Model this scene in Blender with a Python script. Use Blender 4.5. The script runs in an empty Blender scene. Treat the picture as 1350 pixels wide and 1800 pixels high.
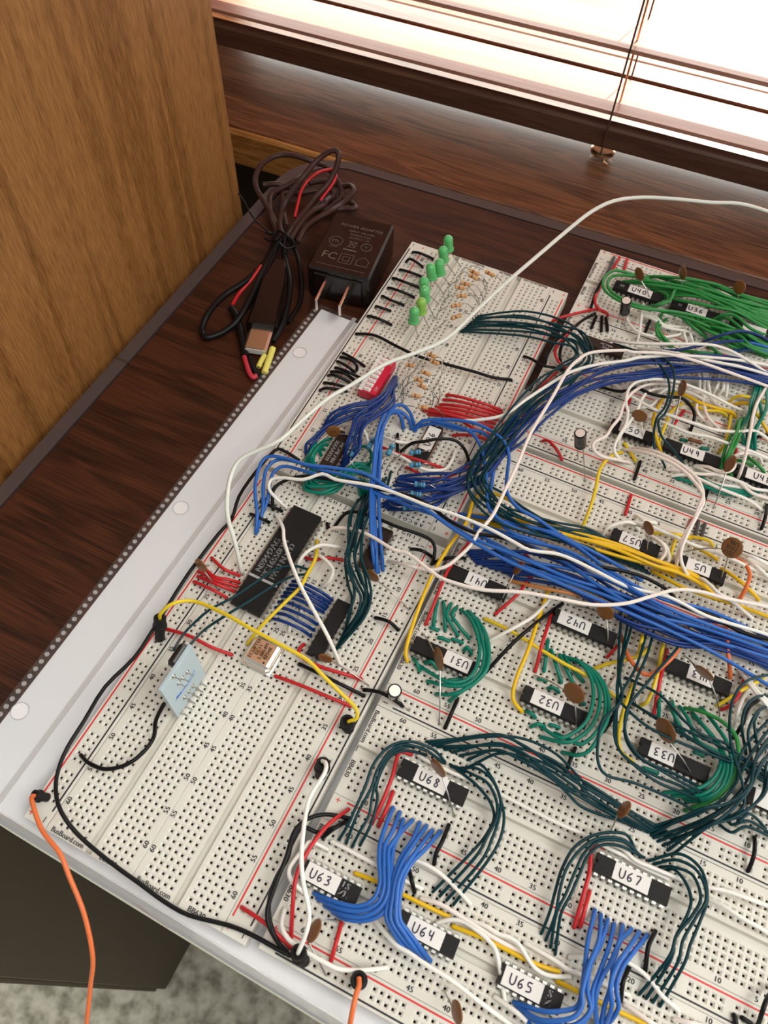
import bpy, math, random
from mathutils import Vector, Matrix
random.seed(7)
P = 0.00254                     # one hole pitch in metres
ZB = 0.75                       # height of the breadboards' top face
scene = bpy.context.scene
COL = scene.collection

# ------------------------------------------------------------------ camera
RM = ((0.89650807, 0.44238049, 0.02393288), (0.38870497, -0.75951405, -0.52158111), (-0.21255995, 0.47690450, -0.85286597))
CC = (46.49884, -0.43066, 117.26986)
FL = 1412.1491
cam_data = bpy.data.cameras.new('camera')
cam = bpy.data.objects.new('camera', cam_data)
COL.objects.link(cam)
cam_data.sensor_fit = 'HORIZONTAL'
cam_data.sensor_width = 36.0
cam_data.lens = FL / 1350.0 * 36.0
cam_data.clip_start = 0.01
cam_data.clip_end = 50.0
r0, r1, r2 = RM
cam.matrix_world = Matrix(((r0[0], -r1[0], -r2[0], CC[0] * P),
                           (r0[1], -r1[1], -r2[1], CC[1] * P),
                           (r0[2], -r1[2], -r2[2], ZB + CC[2] * P),
                           (0, 0, 0, 1)))
cam_data.dof.use_dof = True
cam_data.dof.focus_distance = 0.36
cam_data.dof.aperture_fstop = 36.0
scene.camera = cam

# ------------------------------------------------------------------ light
scene.view_settings.view_transform = 'Standard'
scene.view_settings.look = 'None'
scene.view_settings.gamma = 1.0
scene.view_settings.use_curve_mapping = False
scene.view_settings.exposure = 0.0

world = bpy.data.worlds.new('daylight')
scene.world = world
world.use_nodes = True
wn = world.node_tree.nodes
wl = world.node_tree.links
for n in list(wn): wn.remove(n)
w_out = wn.new('ShaderNodeOutputWorld')
w_bg = wn.new('ShaderNodeBackground')
w_tc = wn.new('ShaderNodeTexCoord')
w_sep = wn.new('ShaderNodeSeparateXYZ')
w_map = wn.new('ShaderNodeMapRange')
w_mix = wn.new('ShaderNodeMix'); w_mix.data_type = 'RGBA'
wl.new(w_tc.outputs['Generated'], w_sep.inputs[0])
wl.new(w_sep.outputs['Y'], w_map.inputs['Value'])
w_map.inputs['From Min'].default_value = 0.0     # the garden side of the window is bright, the room side dim
w_map.inputs['From Max'].default_value = 0.35
wl.new(w_map.outputs[0], w_mix.inputs[0])
w_mix.inputs[6].default_value = (0.40, 0.39, 0.37, 1)
w_mix.inputs[7].default_value = (5.2, 5.3, 5.0, 1)
wl.new(w_mix.outputs[2], w_bg.inputs['Color'])
w_bg.inputs['Strength'].default_value = 1.0
wl.new(w_bg.outputs[0], w_out.inputs[0])

sun_d = bpy.data.lights.new('sun', 'SUN')
sun_d.energy = 14.0
sun_d.angle = math.radians(1.5)
sun_d.color = (1.0, 0.86, 0.70)
sun = bpy.data.objects.new('sun', sun_d)
COL.objects.link(sun)
sun.rotation_euler = Vector((-0.10, -0.80, -0.57)).to_track_quat('-Z', 'Y').to_euler()

lamp_d = bpy.data.lights.new('added_overhead_light', 'AREA')  # unseen area light added overhead for general brightness and soft highlights
lamp_d.shape = 'RECTANGLE'; lamp_d.size = 1.2; lamp_d.size_y = 0.6
lamp_d.energy = 14.5
lamp_d.color = (1.0, 0.96, 0.9)
lamp = bpy.data.objects.new('added_overhead_light', lamp_d)
COL.objects.link(lamp)
lamp.location = (0.9, -0.1, 2.3)
lamp.rotation_euler = (Vector((0.1, 0.2, 0.75)) - Vector(lamp.location)).to_track_quat('-Z', 'Y').to_euler()

# ------------------------------------------------------------------ helpers
def W(x, y, z):
    return (x * P, y * P, ZB + z * P)

def U(px, py, z):
    """point of the place seen at a picture position, at height z (pitches above the boards)"""
    a = (px - 675) / FL; b = (py - 900) / FL
    d = [RM[0][i] * a + RM[1][i] * b + RM[2][i] for i in range(3)]
    t = (z - CC[2]) / d[2]
    return (CC[0] + t * d[0], CC[1] + t * d[1], z)

class MB:
    """collects faces in pitch units and builds one mesh object"""
    def __init__(s): s.v = []; s.f = []; s.m = []; s.s = []
    def add(s, vs, fs, mi=0, smooth=False):
        n = len(s.v); s.v += [tuple(v) for v in vs]
        for f in fs: s.f.append([n + i for i in f]); s.m.append(mi); s.s.append(smooth)
    def box(s, a, b, mi=0, bev=0.0, M=None):
        x0, y0, z0 = a; x1, y1, z1 = b
        if bev > 0:
            e = bev
            vs = []
            for z, q in ((z0, e), (z0 + e, 0), (z1 - e, 0), (z1, e)):
                vs += [(x0 + e, y0 + q, z), (x1 - e, y0 + q, z), (x1 - q, y0 + e, z), (x1 - q, y1 - e, z), (x1 - e, y1 - q, z), (x0 + e, y1 - q, z), (x0 + q, y1 - e, z), (x0 + q, y0 + e, z)]
            fs = [list(range(7, -1, -1)), list(range(24, 32))]
            for k in range(3):
                for i in range(8):
                    j = (i + 1) % 8
                    fs.append([k * 8 + i, k * 8 + j, k * 8 + 8 + j, k * 8 + 8 + i])
        else:
            vs = [(x0, y0, z0), (x1, y0, z0), (x1, y1, z0), (x0, y1, z0), (x0, y0, z1), (x1, y0, z1), (x1, y1, z1), (x0, y1, z1)]
            fs = [[3, 2, 1, 0], [4, 5, 6, 7], [0, 1, 5, 4], [1, 2, 6, 5], [2, 3, 7, 6], [3, 0, 4, 7]]
        if M is not None: vs = [tuple(M @ Vector(v)) for v in vs]
        s.add(vs, fs, mi)
    def prism(s, poly, z0, z1, mi=0):
        n = len(poly)
        vs = [(p[0], p[1], z0) for p in poly] + [(p[0], p[1], z1) for p in poly]
        fs = [list(range(n - 1, -1, -1)), list(range(n, 2 * n))]
        for i in range(n):
            j = (i + 1) % n; fs.append([i, j, n + j, n + i])
        s.add(vs, fs, mi)
    def tube(s, pts, r, seg=8, mi=0, caps=True):
        pts = [Vector(p) for p in pts]; n = len(pts)
        rr = r if isinstance(r, (list, tuple)) else [r] * n
        t = (pts[1] - pts[0]).normalized()
        nrm = t.orthogonal().normalized()
        vs = []
        for i, p in enumerate(pts):
            if i == 0: tt = pts[1] - pts[0]
            elif i == n - 1: tt = pts[-1] - pts[-2]
            else: tt = (pts[i + 1] - pts[i]).normalized() + (pts[i] - pts[i - 1]).normalized()
            if tt.length < 1e-9: tt = t
            tt = tt.normalized()
            q = t.rotation_difference(tt); nrm = (q @ nrm).normalized(); t = tt
            b = t.cross(nrm)
            for k in range(seg):
                a = 2 * math.pi * k / seg
                vs.append(p + (nrm * math.cos(a) + b * math.sin(a)) * rr[i])
        fs = []
        for i in range(n - 1):
            for k in range(seg):
                j = (k + 1) % seg
                fs.append([i * seg + k, i * seg + j, (i + 1) * seg + j, (i + 1) * seg + k])
        s.add(vs, fs, mi, True)
        if caps:
            s.add([vs[k] for k in range(seg)][::-1], [list(range(seg))], mi)
            s.add([vs[(n - 1) * seg + k] for k in range(seg)], [list(range(seg))], mi)
    def lathe(s, prof, c=(0, 0, 0), axis=(0, 0, 1), seg=20, mi=0, mis=None):
        """prof: list of (radius, height) about an axis"""
        ax = Vector(axis).normalized(); u = ax.orthogonal().normalized(); v = ax.cross(u); c = Vector(c)
        vs = []
        for r, h in prof:
            for k in range(seg):
                a = 2 * math.pi * k / seg
                vs.append(c + ax * h + (u * math.cos(a) + v * math.sin(a)) * r)
        for i in range(len(prof) - 1):
            fs = []
            for k in range(seg):
                j = (k + 1) % seg
                fs.append([k, j, seg + j, seg + k])
            s.add(vs[i * seg:(i + 2) * seg], fs, mis[i] if mis else mi, True)
    def mesh(s, name, mats):
        me = bpy.data.meshes.new(name)
        me.from_pydata([(x * P, y * P, z * P) for x, y, z in s.v], [], s.f)
        for m in (mats if isinstance(mats, (list, tuple)) else [mats]): me.materials.append(m)
        me.polygons.foreach_set('material_index', s.m)
        me.polygons.foreach_set('use_smooth', s.s)
        me.update()
        return me

def link(name, me, parent=None, world=True):
    o = bpy.data.objects.new(name, me); COL.objects.link(o)
    if parent is not None: o.parent = parent
    elif world: o.location = (0, 0, ZB)
    return o

def build(mb, name, mats, parent=None, label=None):
    o = link(name, mb.mesh(name, mats), parent)
    if label: o['label'] = label
    return o

def tag(o, label, cat, group=None):
    o['label'] = label; o['category'] = cat
    if group: o['group'] = group
    return o

def thing(name, label, cat, loc=(0, 0, 0), rot=None, group=None):
    """Empty at the base of a thing; loc in pitches; its parts are built in local pitches"""
    o = bpy.data.objects.new(name, None); COL.objects.link(o)
    o.empty_display_size = 0.005
    o.location = W(*loc)
    if rot is not None: o.rotation_euler = rot
    return tag(o, label, cat, group)

def structure(o):
    o['kind'] = 'structure'; return o

# ------------------------------------------------------------------ materials
def mat(name, col, rough=0.5, metal=0.0, spec=0.5, trans=0.0, alpha=1.0, bump=0.0, coat=0.0, var=0.0, vscale=200.0):
    m = bpy.data.materials.new(name); m.use_nodes = True
    nt = m.node_tree; b = nt.nodes['Principled BSDF']
    b.inputs['Base Color'].default_value = (*col, 1)
    b.inputs['Roughness'].default_value = rough
    b.inputs['Metallic'].default_value = metal
    b.inputs['Specular IOR Level'].default_value = spec
    b.inputs['Transmission Weight'].default_value = trans
    b.inputs['Alpha'].default_value = alpha
    b.inputs['Coat Weight'].default_value = coat
    tc = nt.nodes.new('ShaderNodeTexCoord')
    nz = nt.nodes.new('ShaderNodeTexNoise'); nz.inputs['Scale'].default_value = vscale
    nz.inputs['Detail'].default_value = 3.0
    nt.links.new(tc.outputs['Object'], nz.inputs['Vector'])
    if var > 0:
        mx = nt.nodes.new('ShaderNodeMix'); mx.data_type = 'RGBA'
        mx.inputs[6].default_value = (*[c * (1 - var) for c in col], 1)
        mx.inputs[7].default_value = (*[min(1, c * (1 + var)) for c in col], 1)
        nt.links.new(nz.outputs[0], mx.inputs[0]); nt.links.new(mx.outputs[2], b.inputs['Base Color'])
    if bump > 0:
        bp = nt.nodes.new('ShaderNodeBump'); bp.inputs['Strength'].default_value = bump; bp.inputs['Distance'].default_value = 0.0003
        nt.links.new(nz.outputs[0], bp.inputs['Height']); nt.links.new(bp.outputs[0], b.inputs['Normal'])
    return m

def wood(name, dark, light, axis, scale=1.0, rough=0.35, fine=1.0, coat=0.0, stretch=22.0, contrast=1.0, figure=1.0, short=40):
    """procedural wood: grain runs along the given axis of object space"""
    m = bpy.data.materials.new(name); m.use_nodes = True
    nt = m.node_tree; b = nt.nodes['Principled BSDF']; L = nt.links.new
    tc = nt.nodes.new('ShaderNodeTexCoord')
    mp = nt.nodes.new('ShaderNodeMapping'); L(tc.outputs['Object'], mp.inputs[0])
    sc = [scale * 60] * 3; sc[axis] = scale * 60 / stretch
    mp.inputs['Scale'].default_value = sc
    n1 = nt.nodes.new('ShaderNodeTexNoise'); n1.inputs['Scale'].default_value = 1.0 * figure; n1.inputs['Detail'].default_value = 2; n1.inputs['Distortion'].default_value = 1.0
    L(mp.outputs[0], n1.inputs['Vector'])
    mp2 = nt.nodes.new('ShaderNodeMapping'); L(tc.outputs['Object'], mp2.inputs[0])
    sc2 = [scale * 900 * fine] * 3; sc2[axis] = scale * 900 * fine / short
    mp2.inputs['Scale'].default_value = sc2
    n2 = nt.nodes.new('ShaderNodeTexNoise'); n2.inputs['Scale'].default_value = 1.0; n2.inputs['Detail'].default_value = 4
    L(mp2.outputs[0], n2.inputs['Vector'])
    wv = nt.nodes.new('ShaderNodeMath'); wv.operation = 'MULTIPLY'; wv.inputs[1].default_value = 26.0
    L(n1.outputs[0], wv.inputs[0])
    sn = nt.nodes.new('ShaderNodeMath'); sn.operation = 'SINE'; L(wv.outputs[0], sn.inputs[0])
    s2 = nt.nodes.new('ShaderNodeMath'); s2.operation = 'MULTIPLY_ADD'; s2.inputs[1].default_value = 0.16 * contrast; s2.inputs[2].default_value = 0.5
    L(sn.outputs[0], s2.inputs[0])
    ad = nt.nodes.new('ShaderNodeMath'); ad.operation = 'MULTIPLY_ADD'; ad.inputs[1].default_value = 1.5 * contrast
    mi = nt.nodes.new('ShaderNodeMath'); mi.operation = 'SUBTRACT'; mi.inputs[1].default_value = 0.5
    L(n2.outputs[0], mi.inputs[0]); L(mi.outputs[0], ad.inputs[0]); L(s2.outputs[0], ad.inputs[2])
    rp = nt.nodes.new('ShaderNodeValToRGB')
    rp.color_ramp.elements[0].position = 0.15; rp.color_ramp.elements[0].color = (*dark, 1)
    rp.color_ramp.elements[1].position = 0.85; rp.color_ramp.elements[1].color = (*light, 1)
    L(ad.outputs[0], rp.inputs[0]); L(rp.outputs[0], b.inputs['Base Color'])
    b.inputs['Roughness'].default_value = rough
    b.inputs['Coat Weight'].default_value = coat
    b.inputs['Coat Roughness'].default_value = 0.22
    b.inputs['Specular IOR Level'].default_value = 0.3
    bp = nt.nodes.new('ShaderNodeBump'); bp.inputs['Strength'].default_value = 0.15; bp.inputs['Distance'].default_value = 0.0004
    L(n2.outputs[0], bp.inputs['Height']); L(bp.outputs[0], b.inputs['Normal'])
    return m

M = {}
M['board'] = mat('cream_plastic', (0.74, 0.725, 0.655), 0.45, spec=0.35, var=0.03, vscale=60)
M['board'].node_tree.nodes['Principled BSDF'].inputs['Subsurface Weight'].default_value = 0.35
M['board'].node_tree.nodes['Principled BSDF'].inputs['Subsurface Radius'].default_value = (1.0, 0.9, 0.7)
M['board'].node_tree.nodes['Principled BSDF'].inputs['Subsurface Scale'].default_value = 0.0018
M['hole'] = mat('hole_shade', (0.018, 0.015, 0.012), 0.6)  # near-black lining paints the shade deep inside the board holes
M['print'] = mat('black_print', (0.012, 0.012, 0.014), 0.6)
M['printred'] = mat('red_print', (0.70, 0.016, 0.016), 0.5)
M['metal'] = mat('tinned_metal', (0.50, 0.48, 0.45), 0.25, metal=1.0, var=0.1, vscale=900)
M['steel'] = mat('polished_steel', (0.84, 0.80, 0.74), 0.22, metal=1.0)
M['lid'] = mat('scored_aluminium', (0.90, 0.84, 0.78), 0.55, metal=0.6)
M['chip'] = mat('black_epoxy', (0.012, 0.0115, 0.0115), 0.55, spec=0.22, bump=0.25, vscale=2500)
M['chipbrown'] = mat('brown_epoxy', (0.028, 0.014, 0.010), 0.5, spec=0.25, bump=0.25, vscale=2500)
M['sticker'] = mat('white_sticker', (0.80, 0.79, 0.76), 0.6, var=0.02)
M['ink'] = mat('marker_ink', (0.02, 0.012, 0.04), 0.5)
M['mark'] = mat('grey_marking', (0.42, 0.42, 0.42), 0.6)
WC = {'blue': (0.004, 0.034, 0.19), 'lightblue': (0.022, 0.13, 0.48), 'teal': (0.002, 0.036, 0.045), 'green': (0.0, 0.20, 0.135),
      'bright': (0.025, 0.26, 0.055), 'white': (0.88, 0.87, 0.81), 'pink': (0.88, 0.80, 0.74), 'yellow': (0.76, 0.56, 0.025),
      'gold': (0.80, 0.50, 0.006), 'red': (0.54, 0.018, 0.022), 'black': (0.005, 0.005, 0.0055), 'orange': (0.74, 0.17, 0.05),
      'amber': (0.66, 0.25, 0.07), 'grey': (0.09, 0.08, 0.085), 'brown': (0.05, 0.022, 0.018), 'oldred': (0.45, 0.02, 0.02)}
for k, c in WC.items(): M[k] = mat(k + '_insulation', c, 0.36, spec=0.22 if k in ('black', 'brown', 'teal', 'grey') else 0.4, var=0.06, vscale=300)
M['cable'] = mat('white_cable_sheath', (0.76, 0.79, 0.72), 0.35, var=0.04)
M['desk'] = wood('dark_mahogany_laminate', (0.018, 0.0055, 0.0022), (0.078, 0.023, 0.009), 0, 1.6, 0.42, stretch=9, contrast=1.1, figure=0.55)
M['oak'] = wood('oak_veneer', (0.13, 0.050, 0.010), (0.33, 0.150, 0.045), 2, 1.0, 0.42, fine=1.6, stretch=16, contrast=.95, figure=0.6, short=13)
M['sill'] = wood('stained_sill_wood', (0.050, 0.020, 0.009), (0.21, 0.088, 0.036), 0, 1.5, 0.30, coat=0.9, stretch=9, contrast=1.1, figure=0.8)
M['nose'] = wood('oak_nosing', (0.22, 0.09, 0.02), (0.48, 0.23, 0.07), 0, 1.5, 0.4)
M['rail'] = wood('brown_blind_wood', (0.060, 0.028, 0.017), (0.12, 0.058, 0.036), 0, 2.0, 0.35)
M['slat'] = wood('reddish_slat_wood', (0.36, 0.17, 0.12), (0.50, 0.27, 0.20), 0, 2.0, 0.35)
M['trim'] = mat('grey_brown_edging', (0.075, 0.052, 0.050), 0.42, bump=0.1, var=0.08, vscale=120)
M['dark'] = mat('dark_brown_panel', (0.052, 0.035, 0.016), 0.6, var=0.1, vscale=30)
M['brass'] = mat('warm_metal', (0.75, 0.5, 0.3), 0.2, metal=1.0)
M['paper'] = mat('white_paper', (0.86, 0.86, 0.88), 0.55, var=0.015, vscale=40)
M['adapter'] = mat('glossy_black_plastic', (0.010, 0.006, 0.005), 0.16, spec=0.45)
M['glossblack'] = mat('shiny_black_sleeve', (0.010, 0.010, 0.012), 0.12, spec=0.6)
M['capbrown'] = mat('brown_ceramic', (0.20, 0.078, 0.018), 0.30, spec=0.5, var=0.08, vscale=700)
M['tan'] = mat('tan_resistor', (0.66, 0.38, 0.17), 0.35)
M['skyblue'] = mat('blue_resistor', (0.07, 0.30, 0.48), 0.35)
M['bandbrown'] = mat('brown_band', (0.08, 0.025, 0.01), 0.4)
M['bandorange'] = mat('orange_band', (0.68, 0.17, 0.04), 0.4)
M['bandgold'] = mat('gold_band', (0.55, 0.36, 0.10), 0.3, metal=0.5)
M['led'] = mat('green_led_resin', (0.16, 0.70, 0.24), 0.12, trans=0.3, spec=0.6)
M['led2'] = mat('yellow_green_led_resin', (0.36, 0.74, 0.12), 0.12, trans=0.3, spec=0.6)
M['switchred'] = mat('red_switch_plastic', (0.62, 0.012, 0.050), 0.3)
M['pcb'] = mat('pale_blue_circuit_board', (0.44, 0.55, 0.60), 0.3, var=0.05)
M['can'] = mat('copper_tinted_can', (0.80, 0.52, 0.36), 0.28, metal=1.0)
M['pinkend'] = mat('red_heat_shrink', (0.50, 0.03, 0.05), 0.45)
M['yellowtag'] = mat('yellow_heat_shrink', (0.78, 0.72, 0.16), 0.5)

def plastic_film(name, opac=0.25):
    m = bpy.data.materials.new(name); m.use_nodes = True
    nt = m.node_tree; nt.nodes.remove(nt.nodes['Principled BSDF']); L = nt.links.new
    out = nt.nodes['Material Output']
    tr = nt.nodes.new('ShaderNodeBsdfTransparent'); gl = nt.nodes.new('ShaderNodeBsdfGlossy'); df = nt.nodes.new('ShaderNodeBsdfDiffuse')
    gl.inputs['Roughness'].default_value = 0.12; df.inputs['Color'].default_value = (0.85, 0.84, 0.84, 1)
    a = nt.nodes.new('ShaderNodeMixShader'); a.inputs[0].default_value = opac
    b = nt.nodes.new('ShaderNodeMixShader')
    fr = nt.nodes.new('ShaderNodeFresnel'); fr.inputs[0].default_value = 1.45
    L(tr.outputs[0], a.inputs[1]); L(df.outputs[0], a.inputs[2]); L(fr.outputs[0], b.inputs[0]); L(a.outputs[0], b.inputs[1]); L(gl.outputs[0], b.inputs[2])
    L(b.outputs[0], out.inputs[0])
    return m
M['film'] = plastic_film('clear_plastic_film', 0.05)
M['weld'] = plastic_film('welded_plastic_seam', 0.45)
M['glass'] = plastic_film('window_glass', 0.02)

# ------------------------------------------------------------------ text and lettering
_glyph = {}
def text_geo(s, size):
    """flat letter outlines of a word, as (verts, faces), centred, in pitches"""
    key = (s, size)
    if key in _glyph: return _glyph[key]
    cu = bpy.data.curves.new('lettering', 'FONT'); cu.body = s; cu.size = size; cu.resolution_u = 2
    cu.align_x = 'CENTER'; cu.align_y = 'CENTER'
    ob = bpy.data.objects.new('lettering', cu); COL.objects.link(ob)
    bpy.context.view_layer.update()
    dg = bpy.context.evaluated_depsgraph_get()
    me = bpy.data.meshes.new_from_object(ob.evaluated_get(dg))
    r = ([tuple(v.co) for v in me.vertices], [list(p.vertices) for p in me.polygons])
    bpy.data.objects.remove(ob); bpy.data.curves.remove(cu); bpy.data.meshes.remove(me)
    _glyph[key] = r
    return r

def put_text(mb, s, size, x, y, z, ang=0, mi=0, sx=1.0, M4=None, bold=0.0):
    vs, fs = text_geo(s, size)
    c, n = math.cos(ang), math.sin(ang)
    for dx in ((0,) if bold == 0 else (-bold, bold)):
        o = [(x + c * (v[0] * sx + dx) - n * v[1], y + n * (v[0] * sx + dx) + c * v[1], z) for v in vs]
        if M4 is not None: o = [tuple(M4 @ Vector(v)) for v in o]
        mb.add(o, fs, mi)

# hand-drawn strokes of the marker pen
HAND = {'U': [[(0, 1), (0.02, .3), (.2, 0), (.5, 0), (.68, .3), (.7, 1)]],
        '0': [[(.35, 1), (.05, .7), (.05, .3), (.3, 0), (.6, .25), (.62, .7), (.35, 1)]],
        '1': [[(.3, 1), (.25, 0)]],
        '2': [[(.0, .8), (.3, 1), (.55, .75), (.3, .35), (0, 0), (.62, .04)]],
        '3': [[(.02, .9), (.45, 1), (.5, .72), (.2, .55), (.55, .4), (.5, .1), (.0, .0)]],
        '4': [[(.05, 1), (.05, .5), (.5, .5)], [(.5, 1), (.45, 0)]],
        '5': [[(.6, 1), (.1, .95), (.1, .6), (.5, .55), (.55, .15), (.0, .0)]],
        '6': [[(.5, 1), (.1, .6), (.05, .2), (.3, 0), (.55, .2), (.4, .45), (.08, .3)]],
        '7': [[(0, .95), (.6, 1), (.25, 0)]],
        '8': [[(.55, .85), (.25, 1), (.1, .75), (.5, .35), (.4, .02), (.08, .1), (.2, .45), (.55, .85)]],
        '9': [[(.5, .8), (.25, 1), (.05, .75), (.25, .5), (.5, .75), (.45, 0)]]}
def write_hand(mb, s, x, y, z, h, r=0.085, mi=0, ang=0.0):
    w = h * 0.95
    tot = len(s) * w
    for i, ch in enumerate(s):
        for st in HAND.get(ch, []):
            p = [(x + (-tot / 2 + i * w + q[0] * h * 0.85) * math.cos(ang) - (q[1] - .5) * h * math.sin(ang),
                  y + (-tot / 2 + i * w + q[0] * h * 0.85) * math.sin(ang) + (q[1] - .5) * h * math.cos(ang), z) for q in st]
            mb.tube(smooth(p, 3), r, 6, mi)

def smooth(p, k=6):
    """Catmull-Rom through the given points"""
    p = [Vector(q) for q in p]
    if len(p) < 3: return p
    out = []
    q = [p[0] * 2 - p[1]] + p + [p[-1] * 2 - p[-2]]
    for i in range(1, len(q) - 2):
        a, b, c, d = q[i - 1], q[i], q[i + 1], q[i + 2]
        for j in range(k):
            t = j / k
            out.append(0.5 * ((2 * b) + (c - a) * t + (2 * a - 5 * b + 4 * c - d) * t * t + (3 * b - a - 3 * c + d) * t ** 3))
    out.append(p[-1])
    return out

# ------------------------------------------------------------------ the room
DZ = -3.56                       # desk top, below the boards' faces
A = math.radians(3.33)           # the window wall is turned a little against the boards
FZ = -ZB / P                     # floor

mb = MB(); mb.box((-400, -420, FZ - 4), (420, 330, FZ))
fm = bpy.data.materials.new('speckled_vinyl'); fm.use_nodes = True
nt = fm.node_tree; b = nt.nodes['Principled BSDF']
tc = nt.nodes.new('ShaderNodeTexCoord'); vo = nt.nodes.new('ShaderNodeTexVoronoi'); vo.inputs['Scale'].default_value = 150.0
nz = nt.nodes.new('ShaderNodeTexNoise'); nz.inputs['Scale'].default_value = 60.0; nz.inputs['Detail'].default_value = 6
rp = nt.nodes.new('ShaderNodeValToRGB'); rp.color_ramp.elements[0].position = 0.36; rp.color_ramp.elements[0].color = (0.20, 0.185, 0.12, 1)
rp.color_ramp.elements[1].position = 0.56; rp.color_ramp.elements[1].color = (0.50, 0.48, 0.37, 1)
e = rp.color_ramp.elements.new(0.70); e.color = (0.62, 0.60, 0.49, 1)
mx = nt.nodes.new('ShaderNodeMix'); mx.data_type = 'RGBA'; mx.inputs[0].default_value = 0.10
nt.links.new(tc.outputs['Object'], vo.inputs['Vector']); nt.links.new(tc.outputs['Object'], nz.inputs['Vector'])
nt.links.new(nz.outputs[0], rp.inputs[0]); nt.links.new(rp.outputs[0], mx.inputs[6]); nt.links.new(vo.outputs['Distance'], mx.inputs[7])
nt.links.new(mx.outputs[2], b.inputs['Base Color']); b.inputs['Roughness'].default_value = 0.45
structure(build(mb, 'floor', fm))

# window wall in its own turned frame
WALLM = Matrix.Translation((0, 180.0, 0)) @ Matrix.Rotation(A, 4, 'Z')      # local y = 0 is the front of the blind
def wbox(mb, a, b_, **k): mb.box(a, b_, M=WALLM, **k)
wallpaint = mat('wall_paint', (0.55, 0.50, 0.44), 0.7)
YW = 36.0
mb = MB()
wbox(mb, (-420, YW, FZ), (420, YW + 14, -6))
wbox(mb, (-420, YW, 205), (420, YW + 14, 700))
wbox(mb, (-420, YW, -6), (-110, YW + 14, 205))
wbox(mb, (260, YW, -6), (420, YW + 14, 205))
structure(build(mb, 'wall_back', wallpaint))
# inner sill: a thick stained board with an oak nosing
mb = MB(); wbox(mb, (-300, -24.6, -13.0), (300, YW, -4.15), bev=0.3)
structure(build(mb, 'trim_1', M['sill']))
mb = MB(); wbox(mb, (-300, -26.6, -13.5), (300, -24.6, -4.25), bev=0.5)
structure(build(mb, 'trim_2', M['nose']))
# apron below the sill
mb = MB(); wbox(mb, (-300, -12, FZ), (300, YW, -13.6))
structure(build(mb, 'wall_back_apron', M['dark'])); bpy.data.objects['wall_back_apron'].name = 'wall_1'
# window frame with glass
mb = MB()
wbox(mb, (-110, YW + 1, -4.1), (260, YW + 9, -2.7), bev=0.4)
wbox(mb, (-110, YW + 1, 198), (260, YW + 9, 205), bev=0.4)
for x in (-110, 71, 252): wbox(mb, (x, YW + 1, -2.8), (x + 8, YW + 9, 198.2), bev=0.4)
wf = structure(build(mb, 'window_1', M['sill']))
mb = MB(); wbox(mb, (-104, YW + 4.6, -3.2), (254, YW + 5.2, 199))
g = build(mb, 'pane', M['glass'], wf)
g.location = (0, 0, 0)
# outer ledge and garden wall in the sun outside the glass
mb = MB(); wbox(mb, (-420, YW + 14, -12), (420, YW + 120, -5))
structure(build(mb, 'trim_3', mat('sunlit_reddish_ledge', (0.17, 0.085, 0.062), 0.6, var=0.25, vscale=40)))

# ------------------------------------------------------------------ the wooden blind
bl = thing('window_blind', 'reddish brown wooden slat blind hanging in front of the bright window', 'blind', (0, 0, 0))
bl.matrix_world = Matrix.Translation((0, 180.0 * P, ZB)) @ Matrix.Rotation(A, 4, 'Z')
def part(mb, name, mats, parent, label=None): return build(mb, name, mats, parent, label)
mb = MB(); mb.box((-200, 0, -0.6), (240, 3.6, 4.9), bev=0.55)
br = part(mb, 'bottom_rail', M['rail'], bl)
SL = []
for k in range(12):
    z = (6.6 if k else 8.6) + 16.2 * k
    mb = MB()
    # a slightly crowned slat, room edge a little higher
    n = 8; top = []; bot = []
    for i in range(n + 1):
        u = i / n; y = u * 19.7; zz = z - 0.1 + 0.45 * math.sin(math.pi * u) - 2.9 * u
        top.append((y, zz + 0.35)); bot.append((y, zz - 0.55))
    prof = top + bot[::-1]
    vs = [(-200, p[0], p[1]) for p in prof] + [(240, p[0], p[1]) for p in prof]
    N = len(prof)
    mb.add(vs, [list(range(N)), list(range(2 * N - 1, N - 1, -1))])
    mb.add(vs, [[(i + 1) % N, i, N + i, N + (i + 1) % N] for i in range(N)], smooth=False)
    part(mb, 'slat', M['slat'], bl)
mb = MB(); mb.box((-200, -1, 196), (240, 20, 212), bev=0.6); part(mb, 'head_rail', M['rail'], bl)
# ladder cords and lift cord at the place the photo shows them
def on_wall_x(px, py, z):
    u = U(px, py, z); return u
LX = 18.6
for (x0, dx) in ((LX, 0),):
    for nm, pts, r in (('ladder_cord', [(x0, -0.5, -1.9), (x0, -0.6, 5.0), (x0 + 0.2, -0.7, 60), (x0 + 0.2, -0.7, 200)], 0.22),
                       ('lift_cord', [(x0 + 0.5, 6, 5.0), (x0 + 0.3, 2.4, 60), (x0 + .3, 2.0, 200)], 0.25),
                       ('ladder_cord', [(x0 + .2, 20.3, 4.9), (x0 + .2, 20.3, 200)], 0.20)):
        mb = MB(); mb.tube(pts, r, 8); part(mb, nm, M['brass'] if nm == 'lift_cord' else M['rail'], bl)
    mb = MB(); mb.lathe([(0, -3.4), (2.2, -3.3), (3.0, -2.9), (3.0, -2.3), (2.4, -2.0), (0, -2.0)], (x0, 2.6, 0)); mb.tube([(x0 + .6, 1.6, -3.3), (x0 + 1.2, -.4, -3.6), (x0 + 2.2, -1.0, -3.7)], 0.3)
    part(mb, 'cord_button', M['brass'], bl)

# ------------------------------------------------------------------ oak cabinet on the left
cab = thing('oak_cabinet', 'tall oak veneered cabinet side standing left of the desk', 'cabinet', (-48.2, 0, 0))
cab.location = W(-48.2, 0, 0)
mb = MB(); mb.box((-170, 16, FZ), (0, 125.6, 330), bev=0.8)
part(mb, 'side_panel', M['oak'], cab)

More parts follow.
